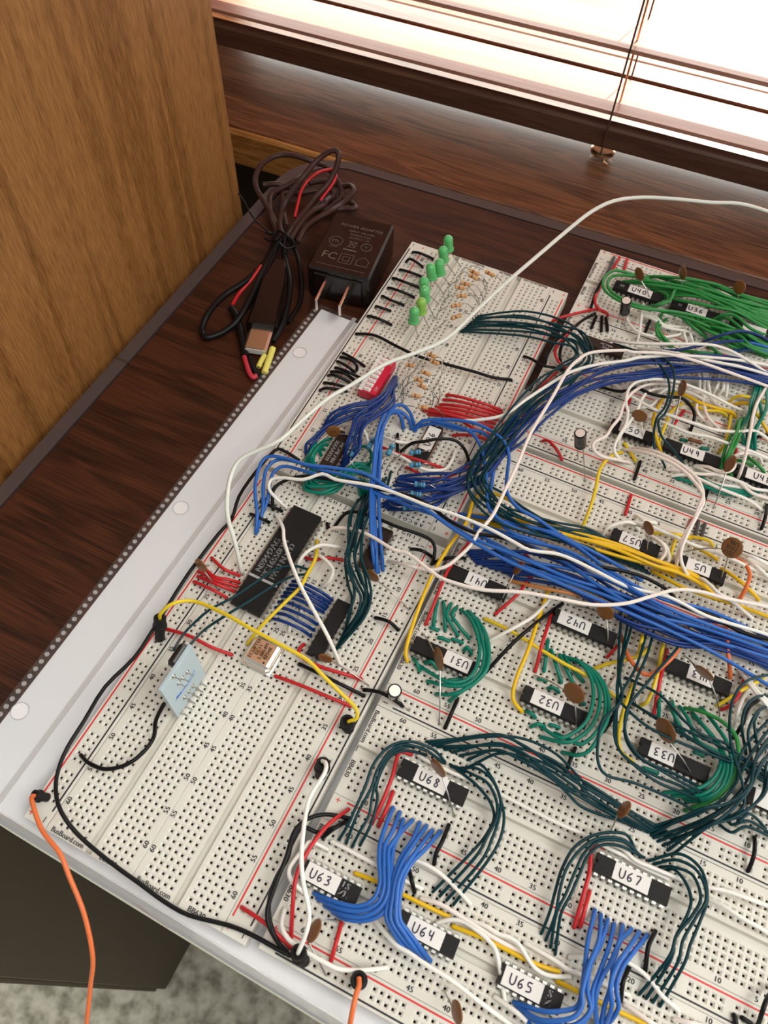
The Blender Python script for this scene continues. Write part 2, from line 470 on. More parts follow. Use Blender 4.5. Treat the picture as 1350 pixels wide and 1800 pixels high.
# ------------------------------------------------------------------ desk
dk = thing('desk', 'dark mahogany desk with grey-brown edging by the window', 'desk', (0, 0, 0))
def rpoly(inset):
    i = inset
    a0 = math.radians(3.33)
    def yb(x): return 153.9 - i + (x) * math.tan(a0)
    xl = -46.6 + i; rr = 15.5 - i; xr = 190 - i
    cx = xl + rr; cy = yb(cx) - rr
    pts = [(xr, 2 + i), (xr, yb(xr))]
    for k in range(13):
        t = math.radians(90 + 90 * k / 12); pts.append((cx + rr * math.cos(t), cy + rr * math.sin(t)))
    pts += [(xl, 2 + i)]
    return pts
mb = MB(); mb.prism(rpoly(3.2), DZ - 9, DZ); part(mb, 'tabletop', M['desk'], dk)
def ring(mb, po, pi, z0, z1):
    n = len(po)
    vs = [(p[0], p[1], z1) for p in po] + [(p[0], p[1], z1) for p in pi] + [(p[0], p[1], z0) for p in po] + [(p[0], p[1], z0) for p in pi]
    fs = []
    for i in range(n):
        j = (i + 1) % n
        fs += [[i, j, n + j, n + i], [2 * n + j, 2 * n + i, 3 * n + i, 3 * n + j], [j, i, 2 * n + i, 2 * n + j], [n + i, n + j, 3 * n + j, 3 * n + i]]
    mb.add(vs, fs)
mb = MB(); ring(mb, rpoly(0), rpoly(2.7), DZ - 8.5, DZ + 0.02)
part(mb, 'edge_trim', M['trim'], dk)
# the joint in the edging on the left
mb = MB(); mb.box((-46.75, 74.9, DZ - 3), (-43.7, 75.3, DZ + 0.15)); part(mb, 'trim_joint', M['dark'], dk)
mb = MB(); mb.box((150, 8, FZ), (156, 140, DZ - 9.1)); part(mb, 'side_panel', M['dark'], dk)
ped = thing('drawer_pedestal', 'dark brown pedestal under the desk above the speckled floor', 'cabinet', (-33, -34, 0))
mb = MB(); mb.box((-14.6, 0, FZ), (0, 34 + 100, DZ - 9.2), bev=0.5); part(mb, 'carcass', M['dark'], ped)
mb = MB(); mb.box((-13.6, -1.6, FZ + 12), (-1, -0.1, -18), bev=0.3); part(mb, 'drawer_front', M['dark'], ped)

# ------------------------------------------------------------------ paper in its plastic sleeve
sl = thing('sheet_protector', 'clear plastic sheet protector with punched binding strip under the breadboards', 'sheet protector', (0, 0, 0))
ang = math.radians(-1.0)
PX0, PX1, PY0, PY1 = -20.2, 67.0, -2.2, 106.5
SM = Matrix.Translation((PX0, 0, 0)) @ Matrix.Rotation(math.radians(-0.8), 4, 'Z') @ Matrix.Translation((-PX0, 0, 0))
HOLES = [U(x, y, DZ + .1)[:2] for x, y in ((527, 620), (318, 893), (35, 1250))]
paper = thing('paper_sheet', 'white sheet of paper inside the plastic sleeve', 'paper', (0, 0, 0))
mb = MB(); mb.box((PX0 + 1.7, PY0 - .25, DZ + .05), (PX1 - 1, PY1 - 1, DZ + .09), M=SM); part(mb, 'sheet', M['paper'], paper)
hx = sorted([tuple((SM.inverted() @ Vector((h[0], h[1], 0)))[:2]) for h in HOLES], key=lambda h: h[1])
mb = MB(); zf = DZ + .15; xa, xb = hx[0][0] - 2.2, hx[0][0] + 2.2
def fq(x0, x1, y0, y1): mb.add([SM @ Vector(v_) for v_ in ((x0, y0, zf), (x1, y0, zf), (x1, y1, zf), (x0, y1, zf))], [[0, 1, 2, 3]])
fq(PX0, xa, PY0, PY1); fq(xb, PX1, PY0, PY1)
yp = PY0
for h in hx:
    fq(xa, xb, yp, h[1] - 2.2); yp = h[1] + 2.2
    vs = []
    for k in range(24):
        t = 2 * math.pi * k / 24 + math.pi / 4; c, s_ = math.cos(t), math.sin(t); q = max(abs(c), abs(s_))
        vs += [SM @ Vector(((xa + xb) / 2 + 2.2 * c / q, h[1] + 2.2 * s_ / q, zf)), SM @ Vector((h[0] + 1.35 * c, h[1] + 1.35 * s_, zf))]
    mb.add(vs, [[2 * k, 2 * ((k + 1) % 24), 2 * ((k + 1) % 24) + 1, 2 * k + 1] for k in range(24)])
fq(xa, xb, yp, PY1)
part(mb, 'front_film', M['film'], sl)
for h in hx:
    mb = MB(); pts = [SM @ Vector((h[0] + 1.35 * math.cos(2 * math.pi * k / 24), h[1] + 1.35 * math.sin(2 * math.pi * k / 24), zf)) for k in range(25)]
    mb.tube(pts, .07, 6, caps=False); part(mb, 'punched_hole_rim', M['weld'], sl)
# beaded weld along the outer edge, and the flat weld beside the binding strip
mb = MB()
y = PY0
while y < PY1 - 1:
    c = SM @ Vector((PX0 + 0.75, y, DZ + 0.14))
    mb.lathe([(0.42, 0), (0.36, 0.14), (0.22, 0.16), (0.14, 0.05), (0, 0.04)], tuple(c), seg=8)
    y += 1.35
part(mb, 'beaded_edge', M['weld'], sl)
mb = MB(); mb.box((PX0 + 8.6, PY0, DZ + 0.13), (PX0 + 9.5, PY1, DZ + 0.19), M=SM); part(mb, 'weld_seam', M['weld'], sl)
# the bottom edge: welded strip that curls down over the front of the desk
mb = MB(); n = 8; vs = []
for xx in [PX0 + (PX1 - PX0) * i / 30 for i in range(31)]:
    for j in range(n + 1):
        t = j / n; a = t * 1.25; wob = 0.18 * math.sin(xx * 0.55) + 0.12 * math.sin(xx * 1.7)
        vs.append(SM @ Vector((xx, PY0 - 1.7 * math.sin(a), DZ + 0.18 + (0.22 + wob * .4) * math.sin(t * math.pi) - 1.7 * (1 - math.cos(a)))))
mb.add(vs, [[i * (n + 1) + j, (i + 1) * (n + 1) + j, (i + 1) * (n + 1) + j + 1, i * (n + 1) + j + 1] for i in range(30) for j in range(n)], smooth=True)
lip = part(mb, 'curled_edge', M['weld'], sl)

# ------------------------------------------------------------------ breadboards
def face_with_holes(mb, cols, rows, x0, x1, y0, y1):
    """top face: square funnel-shaped holes at (col,row), flat elsewhere, over the rectangle"""
    hs = set((c, r) for c in cols for r in rows)
    a, b2, zc = 0.38, 0.165, -0.20
    for c in cols:
        for r in rows:
            o = [(c - .5, r - .5, 0), (c + .5, r - .5, 0), (c + .5, r + .5, 0), (c - .5, r + .5, 0)]
            p = [(c - a, r - a, 0), (c + a, r - a, 0), (c + a, r + a, 0), (c - a, r + a, 0)]
            q = [(c - b2, r - b2, zc), (c + b2, r - b2, zc), (c + b2, r + b2, zc), (c - b2, r + b2, zc)]
            w_ = [(v_[0], v_[1], -.42) for v_ in q]; s_ = [(v_[0], v_[1], -1.6) for v_ in q]
            f0 = [[i, (i + 1) % 4, 4 + (i + 1) % 4, 4 + i] for i in range(4)]
            mb.add(o + p + q, f0 + [[x + 4 for x in f] for f in f0], 0)
            mb.add(q + w_, f0, 0); mb.add(w_ + s_, f0 + [[4, 5, 6, 7]], 1)

def quad(mb, x0, x1, y0, y1, z=0, mi=0):
    if x1 - x0 > 1e-6 and y1 - y0 > 1e-6: mb.add([(x0, y0, z), (x1, y0, z), (x1, y1, z), (x0, y1, z)], [[0, 1, 2, 3]], mi)

H = 3.34
def skirt(mb, x0, x1, y0, y1, e=0.12):
    """rounded top edge and the side walls"""
    ring_ = lambda i, z: [(x0 + i, y0 + i, z), (x1 - i, y0 + i, z), (x1 - i, y1 - i, z), (x0 + i, y1 - i, z)]
    vs = ring_(e, 0) + ring_(e * .3, -e * .3) + ring_(0, -e) + ring_(0, -H)
    fs = []
    for k in range(3):
        for i in range(4):
            j = (i + 1) % 4; fs.append([k * 4 + i, (k + 1) * 4 + i, (k + 1) * 4 + j, k * 4 + j])
    fs.append([12, 15, 14, 13][::-1]); mb.add(vs, fs, 0)

mb = MB()
e = 0.12
rows63 = list(range(63))
face_with_holes(mb, [0, 1, 2, 3, 4], rows63, 0, 0, 0, 0); face_with_holes(mb, [7, 8, 9, 10, 11], rows63, 0, 0, 0, 0)
quad(mb, -1.5 + e, -0.5, -1.5 + e, 63.5 - e); quad(mb, 11.5, 12.5 - e, -1.5 + e, 63.5 - e)
quad(mb, -0.5, 4.5, -1.5 + e, -0.5); quad(mb, -0.5, 4.5, 62.5, 63.5 - e); quad(mb, 6.5, 11.5, -1.5 + e, -0.5); quad(mb, 6.5, 11.5, 62.5, 63.5 - e)
g0, g1, gd = 4.98, 6.02, -1.0
for y0, y1 in ((-1.5 + e, 63.5 - e),):
    quad(mb, 4.5, g0, y0, y1); quad(mb, g1, 6.5, y0, y1); quad(mb, g0 + .12, g1 - .12, y0, y1, gd)
    mb.add([(g0, y0, 0), (g0, y1, 0), (g0 + .12, y1, gd), (g0 + .12, y0, gd)], [[0, 1, 2, 3]]); mb.add([(g1, y0, 0), (g1, y1, 0), (g1 - .12, y1, gd), (g1 - .12, y0, gd)], [[3, 2, 1, 0]])
skirt(mb, -1.5, 12.5, -1.5, 63.5, e)
ME_TERM = mb.mesh('terminal_strip', [M['board'], M['hole']])
mb = MB()
for r in range(5, 64, 5):
    y = 63 - r
    for x in (-0.92, 11.92): put_text(mb, str(r), 0.98, x, y, 0.02, math.pi / 2, bold=.03)
for i, ch in enumerate('ABCDE'): put_text(mb, ch, 0.95, i, 62.98, 0.02, 0, bold=.03)
for i, ch in enumerate('FGHIJ'): put_text(mb, ch, 0.95, 7 + i, 62.98, 0.02, 0, bold=.03)
put_text(mb, '1', 0.95, -1.02, 62, 0.02, math.pi / 2, bold=.03); put_text(mb, '1', 0.95, 12.02, 62, 0.02, math.pi / 2, bold=.03)
put_text(mb, 'BusBoard.com', 1.0, 1.9, -1.0, 0.02, 0, bold=.03, sx=0.9); put_text(mb, 'BB630', 1.0, 8.6, -1.0, 0.02, 0, bold=.03)
ME_TPRINT = mb.mesh('printed_markings', [M['print']])

RW = 1.83            # half width of a rail
mb = MB()
rrows = [2 + 6 * g + i for g in range(10) for i in range(5)]
face_with_holes(mb, [-0.5, 0.5], rrows, 0, 0, 0, 0)
quad(mb, -RW + e, -1.0, -1.5 + e, 63.5 - e); quad(mb, 1.0, RW - e, -1.5 + e, 63.5 - e); quad(mb, -1, 1, -1.5 + e, 1.5); quad(mb, -1, 1, 60.5, 63.5 - e)
for g in range(9): quad(mb, -1, 1, 6.5 + 6 * g, 7.5 + 6 * g)
skirt(mb, -RW, RW, -1.5, 63.5, e)
ME_RAIL = mb.mesh('power_rail', [M['board'], M['hole']])
def stripe(x, mi_name):
    mb = MB(); mb.box((x - .115, 0.8, 0.0), (x + .115, 61.4, 0.02)); return mb.mesh(mi_name, [M['printred' if 'red' in mi_name else 'print']])
def rail_marks(xr, xb):
    mb = MB()
    for y in (-.5, 62.6):
        put_text(mb, '+', 1.5, xr * .8, y, 0.02, math.pi / 2, mi=1); mb.box((xb * .8 - .07, y - .4, 0.0), (xb * .8 + .07, y + .4, 0.02), 0)
    return mb.mesh('printed_markings', [M['print'], M['printred']])
MER = {s: (stripe(-1.35 * s, 'red_stripe'), stripe(1.35 * s, 'black_stripe'), rail_marks(-1.35 * s, 1.35 * s)) for s in (1, -1)}

def board_matrix(kind):
    if kind == 'L': return Matrix.Identity(4)                                   # local x = column, y = 63 - row
    if kind == 'U': return Matrix.Translation((-0.93, 65.016, 0)) @ Matrix.Rotation(0.0235, 4, 'Z') @ Matrix.Translation((25, 63, 0)) @ Matrix.Rotation(math.pi, 4, 'Z')
    return Matrix.Translation((32.784, 32.980, 0)) @ Matrix.Rotation(0.0153 - math.pi / 2, 4, 'Z')    # local x = downwards (k), y = along
BM = {k: board_matrix(k) for k in 'LUR'}
def place(kind, k0, s0, typ, label, redside=-1, group=None):
    m = BM[kind] @ Matrix.Translation((k0, s0, 0))
    mw = Matrix.Translation((m[0][3] * P, m[1][3] * P, ZB)) @ m.to_3x3().to_4x4()
    if typ == 'T':
        o = link('breadboard', ME_TERM, None, False); o.matrix_world = mw
        tag(o, label, 'breadboard', group)
        c = link('printed_markings', ME_TPRINT, o)
    else:
        o = link('power_rail', ME_RAIL, None, False); o.matrix_world = mw
        tag(o, label, 'power rail', group)
        for nm, me in zip(('red_stripe', 'black_stripe', 'printed_markings'), MER[1 if redside < 0 else -1]): link(nm, me, o)
    return o
# left column, lower half
place('L', 0, 0, 'T', 'cream breadboard at lower left, carrying the upright pale blue circuit board')
place('L', 14, 0, 'T', 'cream breadboard right of the one with the pale blue circuit board, lower left block')
place('L', -3.40, 0, 'P', 'power rail at the outer left edge of the lower left block, beside the paper', -1)
place('L', 28.37, 0, 'P', 'power rail on the right edge of the lower left block', -1)
# left column, upper half (turned round)
place('U', 14, 0, 'T', 'cream breadboard at upper left, carrying the red switch block')
place('U', 0, 0, 'T', 'cream breadboard at upper left, carrying the chip marked U26')
place('U', 28.36, 0, 'P', 'outer left power rail of the upper left block, crossed by short black jumpers', -1)
place('U', -3.36, 0, 'P', 'power rail beside the dark gap, right edge of the upper left block', -1)
# right column
TK = {'T1': 17.7, 'T2': 0.0, 'T3': -17.8, 'T4': -31.8, 'T5': -50.1, 'T6': -72.6, 'T7': -90.3, 'T8': -108.0}
for k, lb in (('T1', 'breadboard at the bottom of the right block, carrying chips U63, U64 and U65'), ('T2', 'breadboard of the right block carrying chips U68 and U67'),
              ('T3', 'breadboard of the right block carrying chips U31, U32 and U33'), ('T4', 'breadboard of the right block carrying chips U42 and U43'),
              ('T5', 'breadboard of the right block carrying chips U57 and U5'), ('T6', 'breadboard of the right block carrying chips U50, U49 and U48'),
              ('T7', 'breadboard of the right block carrying the brown chip, mostly under white and blue wires'), ('T8', 'topmost breadboard of the right block, under the green wires')):
    place('R', TK[k], 0, 'T', lb)
RL = {'a': 17.7 + 14.35, 'b': 14.35, 'c': -3.4, 'd': (-31.8 - 1.5 - 50.1 + 12.5) / 2, 'e': -50.1 - 3.4, 'f': -72.6 + 14.4, 'g': -72.6 - 3.4, 'h': (-90.3 - 1.5 - 108 + 12.5) / 2, 'i': -108 - 3.4}
for k, lb in (('a', 'power rail along the bottom edge of the right block, holding the orange lead'), ('b', 'power rail between chips U68 and U63'),
              ('c', 'power rail above chip U68, with the silver capacitor at its left end'), ('d', 'power rail above chip U42, under the thick blue bundle'),
              ('e', 'power rail just above chips U57 and U5'), ('f', 'power rail below chips U50 and U49, touched by the standing black capacitor'),
              ('g', 'power rail between the brown chip and chip U50'), ('h', 'power rail above the brown chip, with the red and black power wires'),
              ('i', 'topmost power rail of the right block, along the back edge of the desk')):
    place('R', RL[k], 0, 'P', lb, -1)

# ------------------------------------------------------------------ chips
ORD = ['first', 'second', 'third', 'fourth', 'fifth', 'sixth', 'seventh', 'eighth', 'ninth', 'tenth', 'eleventh', 'twelfth', 'thirteenth', 'fourteenth']
mb = MB()
mb.box((-0.29, -0.27, 0.86), (0.05, 0.27, 1.0)); mb.box((-0.02, -0.27, 0.35), (0.09, 0.27, 0.93)); mb.box((-0.01, -0.11, -0.9), (0.08, 0.11, 0.4))
ME_PIN = mb.mesh('pin', M['metal'])
def chip_mesh(n, hw, m):
    def outline(w, l0, l1, notch=0.34):
        p = [(-w, l0), (-notch, l0)]
        for k in range(1, 8):
            t = math.pi * k / 8; p.append((-notch * math.cos(t), l0 + notch * .8 * math.sin(t)))
        p += [(notch, l0), (w, l0), (w, l1), (-w, l1)]
        return p
    L = n - 1 + 0.62
    lev = [(hw - .16, -.5, L - .12, .38), (hw, -.62, L, .95), (hw - .10, -.54, L - .08, 1.66)]
    mb = MB(); vs = []; N = None
    for w, a, b2, z in lev:
        o = outline(w, a, b2); N = len(o); vs += [(x, y, z) for x, y in o]
    fs = [list(range(N - 1, -1, -1)), list(range(2 * N, 3 * N))]
    for k in range(2):
        for i in range(N): j = (i + 1) % N; fs.append([k * N + i, k * N + j, (k + 1) * N + j, (k + 1) * N + i])
    mb.add(vs, fs); return mb.mesh('body', m)
_cm = {}
def chip(kind, k, s, n, label, hand=None, flip=False, st=None, brown=False, wide=False, texts=(), group=None, dot=True):
    hw = 2.68 if wide else 1.27; pin = 3.0 if wide else 1.5
    m = BM[kind] @ Matrix.Translation((k, s, 0))
    o = bpy.data.objects.new('integrated_circuit', None); COL.objects.link(o)
    o.matrix_world = Matrix.Translation((m[0][3] * P, m[1][3] * P, ZB)) @ m.to_3x3().to_4x4()
    tag(o, label, 'microchip', group)
    mt = M['chipbrown'] if brown else M['chip']
    key = (n, wide, brown)
    if key not in _cm: _cm[key] = chip_mesh(n, hw, mt)
    link('body', _cm[key], o)
    for i in range(n):
        for sd in (-1, 1):
            p = link('pin', ME_PIN, o); p.location = (sd * pin * P, i * P, 0)
            if sd < 0: p.rotation_euler = (0, 0, math.pi)
    if st:
        a, b2 = st
        mb = MB(); mb.box((-hw + .13, a, 1.62), (hw - .13, b2, 1.71)); s_ = build(mb, 'paper_label', M['sticker'], o)
        mb = MB(); write_hand(mb, hand, 0, (a + b2) / 2, 1.72, 1.15, 0.095, ang=(-1 if flip else 1) * math.pi / 2); build(mb, 'handwriting', M['ink'], s_)
    if texts:
        mb = MB()
        for t, x, y, sz in texts:
            if t == '|': mb.box((-hw + .12, y - .22, 1.66), (hw - .12, y + .22, 1.68))
            else: put_text(mb, t, sz, x, y, 1.68, math.pi / 2, bold=.03)
        build(mb, 'printed_lettering', M['mark'], o)
    if dot:
        mb = MB(); mb.lathe([(.3, 1.66), (.22, 1.665), (.2, 1.63), (0, 1.63)], (0, n - 1.3 if flip else .4, 0), seg=14); build(mb, 'mould_mark', mt, o)
    return o
T = {k: v + 5.5 for k, v in TK.items()}
ic = 'black chip with handwritten white label reading {}, '
chip('R', T['T2'], 6, 10, ic.format('U68') + 'left on the second board up', 'U68', st=(1.9, 6.6))
chip('R', T['T2'], 35, 10, ic.format('U67') + 'below the dark teal wires', 'U67', st=(1.9, 6.8))
chip('R', T['T1'], 0, 8, ic.format('U63') + 'above the blue loop', 'U63', st=(-.1, 4.7), texts=(('LS', -.5, 5.6, 1.1), ('ZL', .5, 5.6, 1.1)))
chip('R', T['T1'], 14, 8, ic.format('U64') + 'bottom board', 'U64', st=(.7, 5.6))
chip('R', T['T1'], 28, 8, ic.format('U65') + 'at the bottom edge', 'U65', st=(-.1, 5.0), texts=(('S', -.5, 5.9, 1.2), ('Z', .5, 5.9, 1.1)))
chip('R', T['T3'], 0, 10, ic.format('U31') + 'between the green loops at left', 'U31', True, st=(4.7, 8.9))
chip('R', T['T3'], 18, 10, ic.format('U32') + 'inside the middle green loops', 'U32', True, st=(.9, 5.6))
chip('R', T['T3'], 36, 10, ic.format('U33') + 'right of the one reading U32', 'U33', True, st=(.9, 4.6))
chip('R', T['T4'], 0, 10, ic.format('U41') + 'partly under a long white wire', 'U41', True, st=(2.6, 6.0))
chip('R', T['T4'], 18, 10, ic.format('U42') + 'below the orange wire', 'U42', True, st=(.3, 5.4))
chip('R', T['T4'], 36, 10, ic.format('U43') + 'under the blue bundle at right', 'U43', True, st=(3.0, 6.8))
chip('R', T['T5'], 22, 8, ic.format('U57') + 'above the yellow bundle', 'U57', True, st=(.9, 4.4))
chip('R', T['T5'], 33, 8, ic.format('U5') + 'left of the big brown disc', 'U5', True, st=(1.2, 5.1))
chip('R', T['T6'], 15, 8, ic.format('U50') + 'left end of its row', 'U50', st=(1.1, 5.6))
chip('R', T['T6'], 25, 10, ic.format('U49') + 'crossed by two dark teal wires', 'U49', st=(2.5, 6.6))
chip('R', T['T6'], 38, 10, ic.format('U48') + 'at the right edge of the photo', 'U48', st=(1.2, 7.2))
chip('R', T['T8'], 5, 10, ic.format('U40') + 'inside the green loop', 'U40', st=(2.4, 7.2), texts=(('ISI', 0, 1.0, .9),))
chip('R', T['T8'], 17, 10, ic.format('U36') + 'under the green wires', 'U36', st=(2.6, 6.6), texts=(('IS', 0, 1.2, 1.0),))
chip('R', T['T8'], 29, 10, 'black chip with a blank white label under green wires at the far right', '', st=(2.0, 6.5))
chip('R', T['T7'], 4, 8, 'dark brown chip without a label near the top left of the right block', brown=True, texts=(('MC7406', -.3, 4, .7), ('XAA', .5, 4, .7)))
chip('R', T['T3'], 51, 8, 'black chip with a white label at the right edge, beside the dark teal wires', '', st=(1.0, 5.0))
# chips of the left blocks; their rows run the other way
def chipL(kx, y, n, label, **a): return chip('L', kx, y, n, label, **a)
chipL(6.1, 39, 20, 'long black forty-pin chip with printed white lettering', wide=True,
      texts=(('|', 0, 5.0, 1), ('NS9442AG', -1.55, 9.3, 1.45), ('PC16550DN', -.25, 9.3, 1.45), ('PATENTED', 1.1, 9.3, 1.45)))
chipL(19.4, 37, 10, 'plain black chip under the white wire, above the red and black jumpers')
chipL(19.5, 54, 8, 'small plain black chip beside the light blue vertical wires', brown=True)
chip('U', 5.5 + 14, 52.5, 9, 'dark brown chip with grey lettering beside the green wires', brown=True, texts=(('MC74F74N', -.45, 4.2, 1.0), ('XXAA9339', .55, 4.2, 1.0)))
chip('U', 5.5, 44, 8, ic.format('U26') + 'under the black loop', 'U26', st=(0, 5.4), flip=True)

# ------------------------------------------------------------------ small parts
def leads(parent, pts_list, mt='metal', r=0.10):
    for pts in pts_list:
        mb = MB(); b0 = Vector(parent['_o']) if '_o' in parent else Vector((0, 0, 0))
        mb.tube(smooth([Vector(p) - b0 for p in pts], 5), r, 6); build(mb, 'lead', M[mt], parent)

def at(name, label, cat, o, group=None):
    t = thing(name, label, cat, o, None, group); return t, Vector(o)

def leadto(mb_parent, b0, pts, r=0.12, mt='metal', name='lead'):
    mb = MB(); mb.tube(smooth([Vector(p) - b0 for p in pts], 5), r, 6); build(mb, name, M[mt], mb_parent)

def disc_cap(px, py, z, R, axis, ends, label, thick=0.5, text=None, group=None, z0=None):
    """brown ceramic disc with two wire leads; ends: picture positions where the leads enter the board"""
    c = Vector(U(px, py, z)); t, b0 = at('ceramic_capacitor', label, 'capacitor', tuple(c), group)
    v = (c - Vector(CC)).normalized(); th = math.radians(axis[0])          # long direction of the disc as seen, and how open it shows
    Lg = Vector(RM[0]) * math.cos(th) + Vector(RM[1]) * math.sin(th); Lg = (Lg - v * Lg.dot(v)).normalized()
    ax = (v.cross(Lg) * math.sqrt(1 - axis[1] ** 2) - v * axis[1]).normalized()
    n = 7
    prof = [(0, thick / 2)] + [(R * math.sin(math.pi * k / (2 * n)), thick / 2 * math.cos(math.pi * k / (2 * n)) ** .7) for k in range(1, n)] + [(R, 0)]
    prof += [(r, -h) for r, h in prof[-2::-1]]
    mb = MB(); mb.lathe(prof, (0, 0, 0), ax, 22); build(mb, 'disc', M['capbrown'], t)
    if text:
        mb = MB(); q = ax.to_track_quat('Z', 'Y'); M4 = q.to_matrix().to_4x4() @ Matrix.Rotation(math.radians(200), 4, 'Z') if R > 1.5 else q.to_matrix().to_4x4()
        for i, s in enumerate(text): put_text(mb, s, R * .55, 0, (len(text) / 2 - i - .5) * R * .5, thick / 2 + .02, 0, M4=M4)
        build(mb, 'printed_lettering', M['print'], t)
    for e in ends:
        g = Vector(U(e[0], e[1], 0.1 if len(e) < 3 else e[2]))
        d = g - c; inpl = d - ax * d.dot(ax)
        inpl = inpl.normalized() if inpl.length > .01 else Vector((0, 0, -1))
        s = c + inpl * R * .92
        mid = s.lerp(g, .5) + Vector((0, 0, .25 * d.length * .3 if (e[2] if len(e) > 2 else 0) == 0 else 0))
        leadto(t, b0, [s, mid, g, g - Vector((0, 0, .7))])
    return t

def can_cap(b, zb, tp, zt, R, ends, label):
    base = Vector(U(b[0], b[1], zb)); top = Vector(U(tp[0], tp[1], zt)); t, b0 = at('electrolytic_capacitor', label, 'capacitor', tuple(base))
    ax = (top - base); h = ax.length
    mb = MB(); mb.lathe([(0, 0), (R * .9, 0), (R, .12), (R, .5), (R * .93, .62), (R * .93, .72), (R, .85), (R, h - .15), (R * .93, h), (R * .78, h)], (0, 0, 0), ax, 28); build(mb, 'sleeve', M['glossblack'], t)
    mb = MB(); mb.lathe([(R * .8, h - .02), (R * .78, h + .02), (0, h + .02)], (0, 0, 0), ax, 28)
    build(mb, 'metal_top', M['lid'], t)
    for i, e in enumerate(ends):
        g = Vector(U(e[0], e[1], 0.1)); s = base + Vector(((-.5 if i == 0 else .5), 0, 0.05))
        leadto(t, b0, [s, s.lerp(g, .5), g, g - Vector((0, 0, .7))])
can_cap((1020, 783), 5.2, (1020, 761), 9.0, 1.05, ((1016, 808), (1028, 843)), 'small black capacitor standing on long leads on the middle rails')
can_cap((1098, 549), 3.4, (1101, 528), 7.2, 1.02, ((1086, 563), (1098, 573)), 'small black capacitor standing between the green loop and a white wire')
can_cap((692, 1220), 1.3, (694, 1214), 4.9, 1.05, ((635, 1210), (718, 1248)), 'silver-topped capacitor leaning over the black jumper beside the rail')

CAPS = [
    (770, 1350, 4.0, 1.5, (55, 0.35), ((738, 1302), (798, 1435)), 'brown disc capacitor leaning over chip U68'),
    (771, 1158, 4.2, 1.75, (80, 0.35), ((743, 1113), (772, 1271)), 'brown disc capacitor seen edge-on over chip U31'),
    (1009, 1218, 4.4, 1.7, (45, 0.75), ((940, 1187), (1012, 1290)), 'brown disc capacitor over chip U32'),
    (1170, 1284, 4.5, 1.9, (60, 0.6), ((1143, 1281), (1224, 1379)), 'large tan disc capacitor over chip U33'),
    (1097, 1423, 5.0, 1.35, (125, 0.45), ((1073, 1461),), 'brown disc capacitor above the dark teal wires, left of their meeting point'),
    (552, 1636, 3.4, 1.5, (115, 0.45), ((600, 1618), (573, 1714)), 'brown disc capacitor below chip U63'),
    (803, 1779, 4.0, 1.35, (80, 0.45), ((780, 1741),), 'brown disc capacitor at the bottom edge beside a red jumper'),
    (911, 999, 4.4, 1.25, (125, 0.4), ((875, 1070),), 'brown disc capacitor beside chip U41 and the blue bundle'),
    (1064, 1076, 4.4, 1.4, (30, 0.75), ((1068, 1147), (1010, 1066)), 'brown disc capacitor over chip U42'),
    (1238, 1183, 4.4, 1.6, (38, 0.35), ((1203, 1153), (1265, 1259)), 'brown disc capacitor over chip U43'),
    (1140, 928, 4.4, 1.25, (65, 0.55), ((1098, 925), (1133, 984)), 'brown disc capacitor over chip U57'),
    (1287, 963, 6.0, 1.7, (90, 0.97), ((1203, 970), (1261, 1031)), 'large round brown disc capacitor with lettering beside chip U5', .55, ('25U', '100K', 'UBL')),
    (1199, 682, 5.0, 1.5, (105, 0.45), ((1176, 769), (1174, 762)), 'brown disc capacitor above chip U49, on long leads'),
    (1124, 731, 4.2, 1.4, (20, 0.75), ((1105, 737), (1130, 787)), 'brown disc capacitor over chip U50'),
    (1283, 815, 4.6, 1.6, (120, 0.5), ((1254, 893),), 'brown disc capacitor in front of chip U48, ringed by a white wire'),
    (1200, 479, 5.6, 1.4, (85, 0.5), ((1193, 487), (1193, 530)), 'brown disc capacitor standing in the green wires over chip U36'),
    (1300, 505, 5.6, 1.4, (90, 0.8), ((1268, 510), (1298, 551)), 'rightmost disc capacitor on the green wires'),
    (1124, 482, 4.8, 1.45, (70, 0.55), ((1110, 492), (1146, 539)), 'brown disc capacitor over chip U40, left in the green wires'),
    (353, 994, 4.0, 1.25, (50, 0.45), ((383, 1037), (368, 994)), 'brown disc capacitor above the short red jumpers at left'),
    (572, 1157, 2.2, 1.15, (20, 0.5), ((647, 1204),), 'brown disc capacitor at the foot of a plain black chip'),
    (654, 1012, 3.0, 1.3, (40, 0.5), ((612, 993), (718, 1071)), 'brown disc capacitor beside the light blue vertical wires'),
    (586, 758, 3.4, 1.25, (0, 0.8), ((532, 809), (634, 772)), 'flat tan disc capacitor marked 104 above the lettered brown chip', .5, ('104',)),
]
for c in CAPS:
    disc_cap(c[0], c[1], c[2], c[3], c[4], c[5], c[6], *(c[7:9] if len(c) > 7 else ()))

